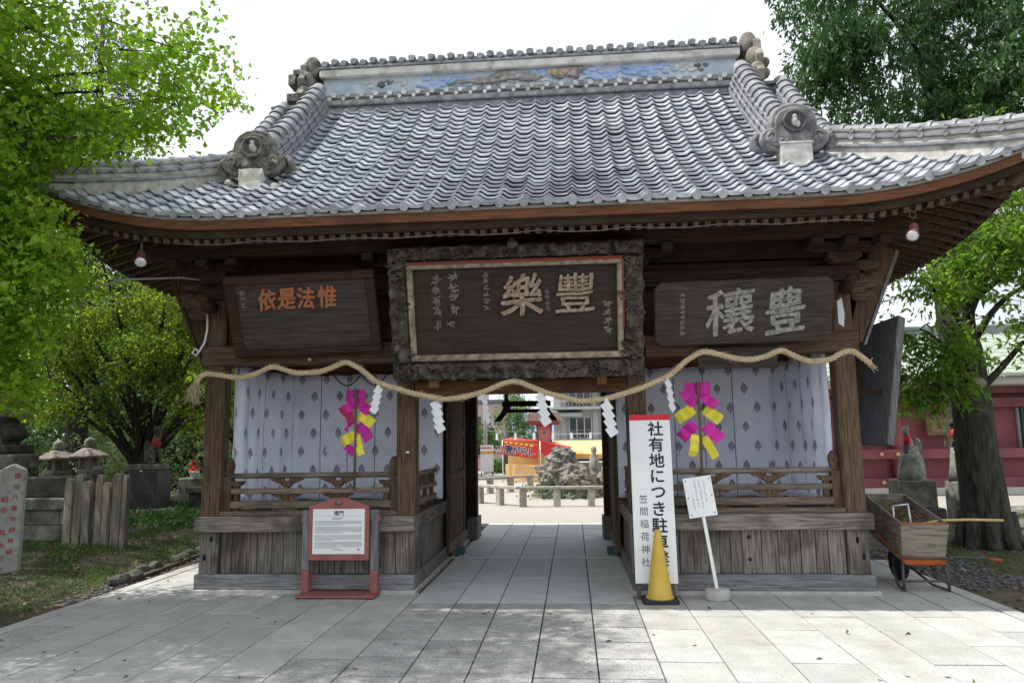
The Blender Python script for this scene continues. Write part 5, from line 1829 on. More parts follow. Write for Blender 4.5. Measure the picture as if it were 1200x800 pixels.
def fox(label, loc, rz, s, m, group='stone fox statues with red bibs', cloth=None):
    """a seated stone fox: local -y is forward"""
    root = thing('fox_statue', label, 'statue', loc, rz, group)
    mb = MB()
    S = s
    mb.ball((0, .10 * S, .17 * S), (.14 * S, .20 * S, .17 * S), 9)                     # haunch
    mb.ball((0, -.02 * S, .36 * S), (.11 * S, .13 * S, .24 * S), 9, Matrix.Rotation(R(14), 4, 'X'))   # chest
    mb.tube([(0, -.05 * S, .50 * S), (0, -.10 * S, .66 * S), (0, -.12 * S, .72 * S)], [.085 * S, .07 * S, .07 * S], 10)
    mb.ball((0, -.13 * S, .79 * S), (.10 * S, .115 * S, .095 * S), 9)
    mb.tube([(0, -.18 * S, .76 * S), (0, -.28 * S, .725 * S)], [.05 * S, .022 * S], 8)
    for q in (-1, 1):
        mb.tube([(q * .05 * S, -.10 * S, .81 * S), (q * .065 * S, -.09 * S, .87 * S), (q * .07 * S, -.08 * S, .94 * S)], [.034 * S, .026 * S, .008 * S], 7)
        mb.tube([(q * .07 * S, -.10 * S, .36 * S), (q * .075 * S, -.15 * S, .16 * S), (q * .075 * S, -.16 * S, .03 * S)], [.05 * S, .036 * S, .034 * S], 8)
        mb.ball((q * .075 * S, -.19 * S, .03 * S), (.04 * S, .06 * S, .03 * S), 7)
        mb.ball((q * .12 * S, .04 * S, .13 * S), (.055 * S, .15 * S, .11 * S), 8)
        mb.ball((q * .12 * S, -.09 * S, .03 * S), (.04 * S, .07 * S, .03 * S), 7)
    mb.tube([(0, .26 * S, .10 * S), (.03 * S, .34 * S, .24 * S), (.02 * S, .33 * S, .42 * S), (0, .28 * S, .56 * S)], [.05 * S, .075 * S, .07 * S, .02 * S], 9)
    remeshed(mb, 'body', m, root, .017 * S + .004, 4)
    mb = MB()
    vs, fs = [], []
    for i in range(9):
        a = R(-70 + 140 * i / 8)
        vs += [(math.sin(a) * .085 * S, -.07 * S - math.cos(a) * .09 * S, .62 * S), (math.sin(a) * .115 * S, -.035 * S - math.cos(a) * .14 * S, (.38 if 0 < i < 8 else .47) * S)]
    for i in range(8):
        fs.append((2 * i, 2 * i + 1, 2 * i + 3, 2 * i + 2))
    mb.add(vs, fs, None, True).build('bib', cloth or BIB, root, solid=.012 * S)
    return root


# dark pedestal with a fox, and its plinth
pd = thing('statue_pedestal', 'tall dark polished stone pedestal on a grey stone plinth beside the maple', 'pedestal', (-8.0, 6.55, 0))
for x in (-.56, -.005):
    MB().box(x, x + .55, -.36, .40, -.05, .31).build('plinth_stone', STONE, pd, bevel=.015)
MB().box(-.36, .34, -.26, .28, .312, 1.06).build('shaft', STONE_D, pd, bevel=.012)
MB().box(-.30, .32, -.22, .24, 1.062, 1.18).build('cap', STONE, pd, bevel=.02)
fox('dark seated stone fox with a red bib on the tall dark pedestal at left', (-7.9, 6.55, 1.18), R(60), .86, mat('dark_statue_stone', (.035, .036, .03), (.10, .10, .085), scale=12, rough=.95, bump=.4), cloth=mat('faded_red_cloth', (.22, .03, .02), (.30, .06, .04), scale=12, rough=.9))
fox('dark stone fox with a red bib just behind the picket fence', (-7.28, 3.9, .38), R(35), .95, MATS['dark_statue_stone'], cloth=MATS['faded_red_cloth'])
sb = thing('stone_block', 'pale squared stone block carrying a red flower pot near the gate corner', 'stone block', (-8.0, 8.3, 0))
MB().box(-.22, .32, -.2, .25, -.05, .82).build('block', STONE, sb, bevel=.02)
pt = thing('flower_pot', 'small pot of red flowers on the pale squared stone block', 'flower pot', (-7.94, 8.25, .82))
MB().lathe([(.07, 0), (.10, .12), (.11, .12), (.11, .14)], 12).build('pot', WHITE, pt)
P = np.array([(random.gauss(0, .05), random.gauss(0, .05), random.uniform(.14, .34)) for _ in range(60)])
tag(leaf_mesh('flowers', P, RNG.normal(size=P.shape), .06, .05, BIB, pt), kind='stuff')
bs = thing('stone_basin', 'low dark stone basin standing in the weeds near the gate corner', 'basin', (-7.2, 7.4, 0))
MB().box(-.34, .34, -.25, .25, .55, .68).build('rim', STONE, bs, bevel=.02)
MB().box(-.28, .28, -.2, .2, -.05, .548).build('bowl', mat('dark_wet_stone', (.03, .032, .025), (.09, .09, .075), scale=8, rough=.8, bump=.4), bs, bevel=.02)


def lantern(label, loc, s, m, grp='grey stone lanterns on the left', roofm=None):
    root = thing('stone_lantern', label, 'stone lantern', loc, random.uniform(-.3, .3), grp)
    MB().lathe([(.34 * s, 0), (.34 * s, .12 * s), (.26 * s, .18 * s)], 6, None, False).build('base', m, root, bevel=.01)
    MB().lathe([(.15 * s, .18 * s), (.13 * s, .5 * s), (.15 * s, .95 * s)], 14).build('shaft', m, root)
    MB().lathe([(.16 * s, .95 * s), (.30 * s, 1.06 * s), (.30 * s, 1.13 * s)], 6, None, False).build('platform', m, root, bevel=.01)
    mb = MB()
    for k in range(6):
        a = k * math.pi / 3
        mb.box(-.03 * s, .03 * s, -.03 * s, .03 * s, 1.13 * s, 1.40 * s, Matrix.Translation((math.cos(a) * .19 * s, math.sin(a) * .19 * s, 0)) @ Matrix.Rotation(a, 4, 'Z'))
    mb.lathe([(.16 * s, 1.131 * s), (.16 * s, 1.40 * s)], 6, None, False)
    mb.build('fire_box', m, root)
    MB().lathe([(.44 * s, 1.37 * s), (.46 * s, 1.42 * s), (.30 * s, 1.52 * s), (.16 * s, 1.60 * s)], 6, None, False).build('roof', roofm or m, root, bevel=.015)
    MB().lathe([(.10 * s, 1.60 * s), (.14 * s, 1.66 * s), (.12 * s, 1.72 * s), (.13 * s, 1.74 * s), (.10 * s, 1.80 * s), (.02 * s, 1.84 * s)], 12).build('finial', m, root)
    return root


LMOSS = mat('lantern_stone', (.15, .14, .12), (.34, .32, .29), scale=8, rough=.95, bump=.4)
LROOF = mat('lantern_roof_stone', (.14, .115, .105), (.30, .26, .24), scale=7, rough=.95, bump=.4)
lantern('smaller grey stone lantern seen over the fence, left one of the pair', (-11.15, 8.2, -.05), .95, LMOSS, 'pair of stone lanterns behind the fence', LROOF)
lantern('grey stone lantern seen over the fence, right one of the pair', (-10.4, 8.2, -.05), .98, LMOSS, 'pair of stone lanterns behind the fence', LROOF)
mo = thing('stone_monument', 'massive dark stone monument with scrolled sides rising behind the mossy wall', 'monument', (-10.55, 5.5, 0))
MB().box(-.9, .66, -.4, .5, -.1, 1.13).build('base_block', MATS['dark_mossy_stone'], mo, bevel=.03)
MB().box(-.85, .72, -.36, .42, 1.132, 1.43).build('block', STONE, mo, bevel=.04)
MB().box(-.80, .60, -.36, .42, 1.432, 1.61).build('slab', MATS['dark_mossy_stone'], mo, bevel=.04)
MB().prism([(-.52, 1.61), (.42, 1.61), (.36, 1.8), (.33, 2.0), (.40, 2.1), (-.5, 2.1), (-.43, 2.0), (-.46, 1.8)], -.28, .3).build('body', STONE, mo, bevel=.02)
for q in (-1, 1):
    MB().lathe([(.13, -.22), (.14, -.18), (.14, .18), (.13, .22)], 16, Matrix.Translation((q * .47 - .03, 0, 1.80)) @ Matrix.Rotation(R(90), 4, 'X')).build('scroll', MATS['dark_mossy_stone'], mo)
MB().box(-.62, .56, -.4, .4, 2.101, 2.24).build('cornice', STONE, mo, bevel=.03)

# ------------------------------------------------------------------ right side: fox on rock, red hall
fr = thing('rock_pedestal', 'upright rock on stepped dark stone blocks behind the wheelbarrow', 'pedestal', (6.2, 5.2, 0))
MB().box(-.34, .36, -.3, .3, -.05, .36).build('step', STONE_D, fr, bevel=.015)
MB().box(-.30, .26, -.26, .26, .362, .80).build('step', STONE, fr, bevel=.015)
mb = MB().tube([(-.02, 0, .78), (0, 0, .95), (.01, 0, 1.12), (.0, 0, 1.24)], [.22, .22, .19, .15], 9)
o = mb.build('rock', mat('pale_statue_stone', (.12, .13, .105), (.36, .36, .31), scale=9, rough=.95, bump=.5), fr, bevel=.03)
fox('pale stone fox with a red bib perched on the upright rock', (6.2, 5.2, 1.17), R(-62), .60, MATS['pale_statue_stone'])
f2 = thing('rock_pedestal', 'tall narrow stone pillar half hidden by the big trunk', 'pedestal', (7.12, 5.6, 0))
MB().box(-.14, .3, -.2, .2, -.1, .75).build('step', STONE, f2, bevel=.02)
MB().tube([(0.02, 0, .74), (0.03, 0, 1.0), (0.03, 0, 1.32)], [.17, .14, .10], 8).build('rock', STONE, f2)
fox('small stone fox with a red bib half hidden behind the big trunk', (7.18, 5.6, 1.28), R(-80), .58, MATS['dark_statue_stone'])

rh = thing('red_hall', 'red painted shrine hall with a pale green roof behind the trees at right', 'building', (9.0, 13.0, 0))
MB().box(-2.2, 12, -.55, 6, -.05, .17).build('plinth', mat('pale_plinth', (.5, .48, .44), (.62, .6, .56), scale=5, rough=.9), rh)
for k in range(7):
    MB().box(-2.0 + 2 * k + .005, -2.0 + 2 * (k + 1) - .005, .0, .06, .17, 2.75).build('wall_panel', SHRINERED, rh)
for k, x in enumerate((-2.0, -.05, 2.0, 4.0, 6.0, 8.0)):
    MB().lathe([(.17, .17), (.17, 2.7)], 18, Matrix.Translation((x + .3, -.12, 0))).build('column', SHRINERED, rh)
for z0, z1, y0 in ((.17, .42, -.42), (.92, 1.17, -.40), (2.25, 2.5, -.28), (2.62, 2.80, -.36)):
    MB().box(-2.3, 12, y0, .0, z0, z1).build('beam', SHRINERED, rh, bevel=.01)
for x in (-.30, .12, 2.2, 4.2):
    for z in (.30, 1.045):
        MB().ball((x, -.43, z), (.06, .03, .06), 8).build('gilt_boss', GOLD, rh)
mb = MB().prism([(-2.9, 2.80), (13, 2.80), (13, 2.98), (-2.9, 2.98)], -1.25, .2)
mb.build('eave_board', mat('pale_eave', (.42, .40, .34), (.5, .48, .42), scale=3, rough=.8), rh, bevel=.01)
MB().add([(-3.1, -1.4, 2.99), (13, -1.4, 2.99), (13, 2.6, 4.55), (-3.1, 2.6, 4.55), (-3.1, -1.4, 3.05), (13, -1.4, 3.05), (13, 2.6, 4.62), (-3.1, 2.6, 4.62)],
         [(0, 3, 2, 1), (4, 5, 6, 7), (0, 1, 5, 4), (1, 2, 6, 5), (2, 3, 7, 6), (3, 0, 4, 7)]).build('roof', BRONZEGREEN, rh)
for k in range(40):
    x = -3.0 + .4 * k
    MB().beam((x, -1.38, 3.07), (x, 2.58, 4.63), .04, .04).build('roof_batten', BRONZEGREEN, rh)
for k in range(11):
    t = k / 11
    MB().box(-3.05, 12.95, -.004, .012, 0, .018, Matrix.Translation((0, -1.38 + 4 * t, 3.06 + 1.56 * t))).build('roof_seam', BRONZEGREEN, rh)
MB().box(-3.2, 13, 2.4, 2.9, 4.5, 4.85).build('ridge', mat('grey_green_ridge', (.14, .17, .16), (.2, .23, .21), scale=2), rh, bevel=.03)
MB().box(.95, 2.35, -.34, -.29, 1.52, 2.06).build('plaque', mat('brown_board', (.13, .075, .04), (.22, .14, .08), scale=5, stretch=(1, 8, 8)), rh, bevel=.02)
MB().box(1.05, 2.25, -.352, -.341, 1.60, 1.98).build('plaque_face', mat('brown_board_light', (.18, .11, .06), (.28, .19, .11), scale=7, stretch=(1, 8, 8)), rh)
for k in range(14):
    x = 3.45 + .155 * k
    MB().box(x, x + .085, -.20, -.12, 1.175, 2.245).build('lattice_bar', mat('dark_green_paint', (.02, .06, .045), rough=.6), rh)
MB().box(3.4, 5.6, -.10, -.02, 1.18, 2.24).build('window', mat('dim_window', (.30, .31, .31), (.5, .5, .5), scale=3, rough=.3), rh)
st = thing('stone_stool', 'small round topped stone stand in the sun behind the big trunk', 'stone stand', (8.35, 7.6, .0))
MB().box(-.16, .16, -.16, .16, -.05, .42).build('shaft', STONE, st, bevel=.02)
MB().lathe([(.24, .42), (.26, .46), (.24, .52), (.1, .54)], 14).build('top', STONE_L, st)
edging = struct('planting_edge', MB().box(7.1, 9.9, 4.0, 7.2, -.09, -.005), SOIL)
for k in range(12):
    a = random.uniform(0, 1)
    x, y, s = 7.2 + random.uniform(0, 2.6), 4.5 + random.uniform(-.4, 2.6), random.uniform(.12, .24)
    MB().ball((0, 0, 0), (s, s * .8, s * .55), 6, Matrix.Rotation(a * 6, 4, 'Z'), False).build('edging_stone', STONE, edging, loc=(x, y, bank(x, y, 1) + s * .25))

# ------------------------------------------------------------------ the yard seen through the passage
cx, cy = .45, 12.75
rng = thing('ring_fence', 'low pale rail fence on stone posts ringing the rock beyond the passage', 'fence', (cx, cy, 0))
oct_ = [(3.15 * math.cos(R(22.5 + 45 * k)), 3.15 * math.sin(R(22.5 + 45 * k))) for k in range(8)]
RAILM = mat('pale_rail', (.26, .23, .20), (.42, .39, .35), scale=6, rough=.9, vary=.12, bump=.4)
for k in range(8):
    a, b = Vector((*oct_[k], .43)), Vector((*oct_[(k + 1) % 8], .43))
    MB().beam(a.lerp(b, .004), a.lerp(b, .996), .17, .07).build('rail', RAILM, rng, bevel=.012)
    d = (b - a).normalized()
    for j in range(3):
        p = a.lerp(b, (j + .12) / 3)
        p.z = -.01
        MB().box(-.085, .085, -.075, .075, -.04, .405, Matrix.Translation(p) @ Matrix.Rotation(math.atan2(d.y, d.x) + random.uniform(-.06, .06), 4, 'Z')).build('fence_post', RAILM, rng, bevel=.012)


def rock(name, label, loc, r, h, seed, peaks):
    mb = MB()

    def fn(u, v):
        a = u * 2 * math.pi
        t = v
        rad = r * (1 - t ** 1.7) * .97 + .03
        z = h * (t ** .82)
        p = Vector((math.cos(a) * rad, math.sin(a) * rad * .8, z))
        n = mnoise.noise(p * 1.9 + Vector((seed, 0, 0))) * .30 + mnoise.noise(p * 4.6 + Vector((seed, 3, 0))) * .26 + mnoise.noise(p * 11) * .15
        q = p + Vector((math.cos(a), math.sin(a), .25)) * n * r * .75
        return q + Vector((peaks * t * t, 0, 0))
    mb.grid(fn, 64, 30, False)
    o = mb.build(name, ROCKM, None, loc=loc)
    return tag(o, label, 'rock')


rock('tufa_rock', 'tall craggy pale rock standing inside the ring fence', (.35, 12.7, -.05), .86, 1.42, 2.0, -.18)
rock('tufa_rock', 'smaller dark rock to the right of the tall craggy rock', (1.35, 13.2, -.05), .5, .8, 7.0, .1)
sg = thing('garden_statue', 'small pale stone figure standing behind the rocks in the ring', 'statue', (1.15, 13.9, 0))
MB().lathe([(.12, .3), (.14, .8), (.12, 1.05), (.06, 1.14), (.09, 1.22), (.07, 1.32), (.01, 1.36)], 12).build('figure', LMOSS, sg)
MB().lathe([(.25, -.05), (.22, .32)], 9).build('base', STONE, sg)
P = np.array([(.1 + random.gauss(0, .5), 12.3 + random.gauss(0, .35), random.uniform(.0, .45)) for _ in range(500)])
P = P[(P[:, 1] < 12.3)]
tag(leaf_mesh('ivy', P, RNG.normal(size=P.shape) + np.array([0, -.4, .2]), .09, .05, WEEDM, None), 'patch of green weeds at the foot of the craggy rock', 'weeds', kind='stuff')

sl = thing('food_stall', 'festival food stall with a red awning and red lettered banner', 'stall', (-1.4, 20.2, 0))
MB().add([(-.75, 0, 1.56), (.75, -.3, 1.50), (1.85, .4, 1.20), (1.9, 2.2, 1.25), (-.6, 2.2, 1.66)], [(0, 1, 2, 3, 4)]).build('awning', AWNRED, sl, solid=.03)
MB().add([(.75, -.3, 1.50), (1.85, .4, 1.20), (1.85, .4, .42), (1.3, .1, .62), (.75, -.3, 1.1)], [(0, 1, 2, 3, 4)]).build('side_curtain', AWNRED, sl, solid=.02)
for nm, pts, m in (('back_wall', [(-.7, 2.1, 0), (1.8, 2.1, 0), (1.8, 2.1, 1.2), (-.7, 2.1, 1.6)], CREAM), ('front_apron', [(-.62, .1, 0), (.62, -.1, 0), (.62, -.1, .62), (-.62, .1, .66)], CREAM)):
    MB().add(pts, [(0, 1, 2, 3)]).build(nm, m, sl, solid=.03)
for x, y, z in ((-.72, 0, 1.56), (.72, -.28, 1.5), (1.82, .42, 1.2), (-.6, 2.15, 1.6)):
    MB().tube([(x, y, 0), (x, y, z)], .022, 7).build('pole', BRIGHT, sl)
BMx = Matrix.Translation((-.72, -.03, 1.30)) @ Matrix.Rotation(R(-11), 4, 'Z') @ Matrix.Rotation(R(8), 4, 'Y')
MB().box(0, 1.42, -.05, -.03, -.27, .25, BMx).build('banner', AWNRED, sl)
for k, ch in enumerate('唐がらし'):
    text_part('banner_outline', ch, .36, WHITE, sl, BMx @ Matrix.Translation((.24 + .315 * k, -.054, -.04)) @ FRONT, .002, .024)
    text_part('banner_character', ch, .36, BLACK, sl, BMx @ Matrix.Translation((.24 + .315 * k, -.062, -.04)) @ FRONT, .002, .008)
for k in range(6):
    MB().ball((.14 + .2 * k, -.055, .20), (.07, .004, .03), 6, None).build('banner_flourish', YELLOWP, sl).matrix_local = BMx
tt = thing('canvas_tent', 'long cream canvas tent behind the food stall', 'tent', (.0, 25.0, 0))
MB().add([(-.5, 0, 1.5), (6, 0, 1.45), (6, -1.2, .86), (-.5, -1.2, .95)], [(0, 1, 2, 3)]).build('canopy', CREAM, tt, solid=.03)
MB().add([(-.5, -1.21, .95), (6, -1.21, .86), (6, -1.21, .70), (-.5, -1.21, .78)], [(0, 1, 2, 3)]).build('valance', mat('yellow_canvas', (.70, .46, .12), rough=.8, transl=.3), tt, solid=.02)
for x in (-.4, 1.6, 3.6):
    MB().tube([(x, -1.15, 0), (x, -1.15, .9)], .025, 7).build('pole', BRIGHT, tt)
MB().box(.4, 3.4, -.9, -.2, .0, .55).build('counter', mat('grey_counter', (.22, .22, .22), (.34, .34, .34), scale=4), tt)
tag(MB().box(0, 1.0, 0, .5, 0, .18).build('folded_sheet', BLUEP, None, bevel=.05, loc=(1.75, 22.6, .42)), 'bright blue sheet lying under the cream tent', 'sheet')
vd = thing('crate', 'low wooden crate standing under the blue sheet', 'crate', (2.2, 22.8, -.02))
MB().box(-.5, .6, -.22, .3, 0, .44).build('crate_box', BAMBOO, vd)
rl_ = thing('shrine_lantern', 'faded red shrine lantern with a shingled roof rising over the stall', 'lantern', (-.62, 23.0, 0))
MB().lathe([(.30, 0), (.25, .5), (.18, 1.3)], 8).build('stand', STONE, rl_)
MB().box(-.42, .42, -.42, .42, 1.36, 1.46).build('shelf', SHRINERED, rl_, bevel=.02)
MB().box(-.29, .29, -.29, .29, 1.461, 2.16).build('lamp_box', PINKR, rl_, bevel=.01)
MB().lathe([(.07, 0), (.07, .01), (.05, .012), (.0, .012)], 12, Matrix.Translation((0, -.292, 1.86)) @ Matrix.Rotation(R(90), 4, 'X')).build('emblem', mat('dim_gold', (.28, .12, .05)), rl_)
for s in (-1, 1):
    MB().box(s * .29 - .03, s * .29 + .03, -.33, -.25, 1.46, 2.2).build('corner_post', SHRINERED, rl_)
MB().prism([(-.62, 2.17), (.62, 2.17), (.66, 2.30), (-.66, 2.30)], -.6, .6).build('eave', SHRINERED, rl_, bevel=.02)
MB().prism([(-.80, 2.30), (.80, 2.30), (.72, 2.42), (.58, 2.72), (-.58, 2.72), (-.72, 2.42)], -.62, .62).build('roof', SHINGLE, rl_, bevel=.03)

hb = thing('hotel_building', 'grey three storey building with balconies beyond the festival tents', 'building', (-.9, 48, 0))
MB().box(0, 16, 2.0, 10, 0, 7.4).build('wall', HOTELW, hb)
for z in (1.5, 4.0, 6.45):
    MB().box(-.3, 16, .6, 2.0, z - .16, z + .04).build('balcony_slab', HOTELW, hb)
    MB().box(-.3, 16, .55, .65, z + .45, z + .52).build('balcony_rail', BRIGHT, hb)
    for k in range(12):
        MB().box(k * .55 - .2, k * .55 - .17, .57, .63, z + .04, z + .45).build('baluster', BRIGHT, hb)
for z in (1.7, 4.15):
    for k in range(3):
        x = 1.2 + 2.5 * k
        w = MB().box(x, x + 1.75, 1.95, 2.0, z, z + 1.5).build('window', GLASS, hb)
        for q in (0, .58, 1.17, 1.72):
            MB().box(x + q - .02, x + q + .05, 1.90, 1.96, z, z + 1.5).build('window_frame', WHITE, w)
    for k in range(4):
        MB().box(.55 + 2.5 * k, .95 + 2.5 * k, 1.7, 2.0, z - .2, z + 2.1).build('pillar', HOTELW, hb)
MB().add([(-1.6, -.2, 5.85), (16, -.2, 5.85), (16, 2.4, 6.9), (-.4, 2.4, 6.9)], [(0, 1, 2, 3)]).build('lower_roof', HOTELROOF, hb, solid=.2)
MB().box(-1.5, 16, -.15, .0, 5.62, 5.80).build('gutter', HOTELD, hb)
MB().add([(-.8, .4, 7.8), (16, .4, 7.8), (16, 4, 9.6), (.8, 4, 9.6)], [(0, 1, 2, 3)]).build('upper_roof', HOTELROOF, hb, solid=.2)
MB().add([(-1.2, .0, 3.35), (2.2, .0, 3.35), (2.2, 2, 3.75), (-1.2, 2, 3.75)], [(0, 1, 2, 3)]).build('porch_roof', HOTELROOF, hb, solid=.15)

bb = thing('poster_board', 'white poster board with a red and orange band beyond the passage', 'notice board', (-3.17, 24.0, 0))
MB().box(-.28, .28, -.02, .02, .22, 1.36).build('panel', WHITE, bb)
MB().box(-.27, .27, -.026, -.021, .98, 1.10).build('orange_band', mat('orange_print', (.75, .38, .06), rough=.6), bb)
MB().box(-.27, .20, -.026, -.021, 1.22, 1.27).build('red_line', SIGNRED, bb)
for x in (-.24, .24):
    MB().tube([(x, .03, 0), (x, .03, 1.3)], .02, 6).build('post', STEEL, bb)
up = thing('utility_pole', 'slim grey pole at the left of the passage view', 'pole', (-3.58, 27, 0))
MB().tube([(0, 0, 0), (0, 0, 5.5)], .085, 12).build('pole', CONCRETE, up)
MB().box(-.10, .10, -.10, .10, 0, 1.0).build('pole_base', CONCRETE, up, bevel=.02)
for x, y, z, w, lb in ((-2.55, 26, 2.8, .06, 'thin upright pole just right of the white poster board'), (-2.2, 23, 1.9, .05, 'short thin pole at the left end of the red food stall'), (-2.95, 30, 2.9, .06, 'farthest thin pole, half hidden behind the white poster board')):
    tag(MB().tube([(0, 0, 0), (0, 0, z)], w, 8).build('timber_pole', wood('grey', 'z'), None, loc=(x, y, 0)), lb, 'pole', 'thin poles beyond the passage')
lw = thing('red_bin', 'low faded red box at the left edge of the passage view', 'box', (-4.3, 31, 0))
MB().box(-.7, .7, -.3, .3, 0, .75).build('box_body', PINKR, lw, bevel=.04)
MB().box(-.72, .72, -.32, .32, .751, .80).build('box_lid', SHRINERED, lw, bevel=.02)
pc_ = thing('streamer_line', 'string of small white paper streamers across the yard', 'string', (-2.6, 19.0, 1.9))
MB().tube([(6.0 * k / 16, 0, -.12 * math.sin(math.pi * k / 16) + .01 * k) for k in range(17)], .010, 4).build('string', CABLE, pc_)
for k in range(8):
    x = .35 + .68 * k
    MB().add([(x, 0, -.1), (x + .07, 0, -.1), (x + .09, 0, -.33), (x - .01, 0, -.33)], [(0, 1, 2, 3)]).build('paper', PAPER, pc_, solid=.004)
for k, (x, y, w, d, h, m) in enumerate(((-13, 90, 5, 6, 6.5, mat('pink_wall', (.52, .40, .35), (.58, .46, .41), scale=.5)), (-17.5, 110, 4, 6, 9.5, mat('pale_wall', (.62, .62, .60), scale=.5)), (-21, 100, 4, 6, 4.5, MATS['pale_wall']))):
    b = thing('town_house', ('pinkish block', 'tall white block', 'small white house')[k] + ' far beyond the gate passage', 'building', (x, y, 0))
    MB().box(0, w, 0, d, 0, h).build('wall', m, b)
    MB().box(-.2, w + .2, -.2, d + .2, h, h + .5).build('roof', HOTELD, b)
    for i in range(3):
        for j in range(2):
            MB().box(.6 + i * 1.25, 1.35 + i * 1.25, -.05, .0, 1.2 + j * 2.4, 2.4 + j * 2.4).build('window', GLASS, b)
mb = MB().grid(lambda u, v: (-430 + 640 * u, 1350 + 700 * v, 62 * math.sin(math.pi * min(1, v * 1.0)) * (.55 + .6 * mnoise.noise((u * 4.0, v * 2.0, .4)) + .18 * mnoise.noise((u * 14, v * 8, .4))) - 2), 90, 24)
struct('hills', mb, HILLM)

# ------------------------------------------------------------------ trees and shrubs
def tree(name, label, base, trunk, r0, r1, limbs, leaves, m, bark, lsize, fan=False, group=None, twig_lines=0):
    """trunk and limbs in world space; leaves = (P, D, twigs) already made"""
    root = thing(name, label, 'tree', base, 0, group)
    off = Vector(base)
    mb = MB()
    trunk_mesh(mb, [Vector(p) - off for p in trunk], r0, r1)
    mb.build('trunk', bark, root)
    for pts, a, b in limbs:
        p, r = limb([Vector(q) - off for q in pts], a, b, wob=.07)
        MB().tube(p, r, 7).build('limb', bark, root)
    P, D, (ta, tb) = leaves
    o = np.array(off)
    leaf_mesh('crown', P - o, D, lsize[0], lsize[1], m, root, fan, droop=.15)
    if twig_lines:
        mb = MB()
        for i in RNG.choice(len(ta), min(twig_lines, len(ta)), replace=False):
            mb.tube([Vector(ta[i] - o - (tb[i] - ta[i]) * .5), Vector(tb[i] - o)], [.009, .003], 3, False)
        tag(mb.build('twigs', bark, root), kind='stuff')
    return root


# ginkgo: trunk outside the frame at left, boughs reaching over the paving and the left eave
GT = (-7.3, -2.0)
tips = [(-2.45, -1.5, 4.75), (-2.65, -1.5, 5.15), (-3.1, -1.4, 5.75), (-3.25, -1.6, 4.45), (-3.9, -1.3, 4.5), (-4.7, -1.1, 3.4), (-4.75, -1.4, 2.9), (-4.9, -1.0, 2.4), (-5.3, -.8, 3.3), (-3.8, -2.6, 6.9), (-4.6, -3.4, 7.4), (-5.2, -1.2, 8.2), (-5.6, -3.3, 5.9), (-6.0, -.6, 5.5), (-4.2, -1.9, 5.6), (-4.4, -1.0, 4.9), (-4.0, -1.3, 3.3), (-4.3, -1.5, 2.8), (-4.5, -1.2, 3.55), (-4.4, -1.6, 2.25), (-4.6, -1.8, 2.6), (-5.2, -1.4, 2.0), (-2.5, -1.7, 4.5), (-2.8, -1.4, 5.0)]
gl, glimbs = [], []
for x, y, z in tips:
    z0 = max(1.8, z - 1.1)
    a = Vector((GT[0], GT[1], z0))
    b = Vector((x, y, z))
    mid = a.lerp(b, .5) + Vector((0, 0, .25))
    gl += [[mid.lerp(a, .35), mid, b], [mid, mid + Vector((.8, -.9, .5))], [mid, mid + Vector((.7, .8, -.2))], [mid.lerp(b, .5), b + Vector((-.5, .35, .45))]]
    glimbs.append(([a, mid, mid.lerp(b, .55)], .05, .010))


for z in (2.15, 2.5, 2.85, 3.2, 3.5, 3.75):
    for _ in range(3):
        a = Vector((-5.9 + random.uniform(-.3, .3), -1.4 + random.uniform(-.4, .5), z + random.uniform(.1, .4)))
        gl.append([a, Vector((-4.1 + random.uniform(-.4, .1), -1.4 + random.uniform(-.3, .4), z + random.uniform(-.15, .1)))])
    glimbs.append(([a, a + Vector((.7, 0, -.1))], .02, .006))


def gkeep(p):
    x, y, z = p[:, 0], p[:, 1], p[:, 2]
    k = 6.19 / np.maximum(.8, y + 7.69)
    X, Z = .5488 + (x - .5488) * k, 1.55 + (z - 1.55) * k       # outline of the crown on the gate side
    lim = np.interp(Z, [2, 2.6, 3.2, 3.6, 3.9, 4.15, 4.3, 4.7, 5.1, 5.75, 6.4, 7.5], [-4.25, -4.1, -3.9, -4.2, -4.5, -4.3, -3.2, -2.4, -2.65, -3.0, -2.2, -1.0]) + RNG.normal(size=len(x)) * .10
    shade = x + .60 * z < .80 + RNG.normal(size=len(x)) * .15
    roof_clear = (y < -1.45) | (x + .60 * (z - 4.0) < -3.5 + RNG.normal(size=len(x)) * .15) | (z < 4.4)
    gap = np.array([mnoise.noise((a * .8, b * .8, c * 2.1)) for a, b, c in p]) > np.where(Z > 6.2, -.2, -.11)
    return (X < lim) & (z > 1.9) & shade & gap & roof_clear


P1, D1, T1 = sprays(gl, 6800, 20, .55, .26, .34, .12, gkeep)
P2, D2, T2 = blob_twigs([((-5.6, -2.4, 7.6), (2.4, 1.9, 1.5)), ((-6.9, -2.2, 5.6), (2.2, 2.0, 1.5)), ((-4.4, -2.5, 7.2), (1.5, 1.5, 1.0)), ((-5.4, -3.2, 6.2), (1.5, 1.2, 1.0)), ((-6.4, -4.9, 6.6), (2.2, 1.8, 1.4))], 2000, 22, .6, .15, gkeep)
tree('ginkgo_tree', 'bright green ginkgo whose boughs hang over the left end of the gate', (GT[0], GT[1], 0), [(GT[0], GT[1], -.1), (GT[0] + .05, GT[1], 3), (GT[0] - .1, GT[1] + .1, 6.5), (GT[0], GT[1], 10)], .34, .08, glimbs,
     (np.vstack([P1, P2]), np.vstack([D1, D2]), (np.vstack([T1[0], T2[0]]), np.vstack([T1[1], T2[1]]))), GINKGO, BARK, (.050, .054), True, None, 420)

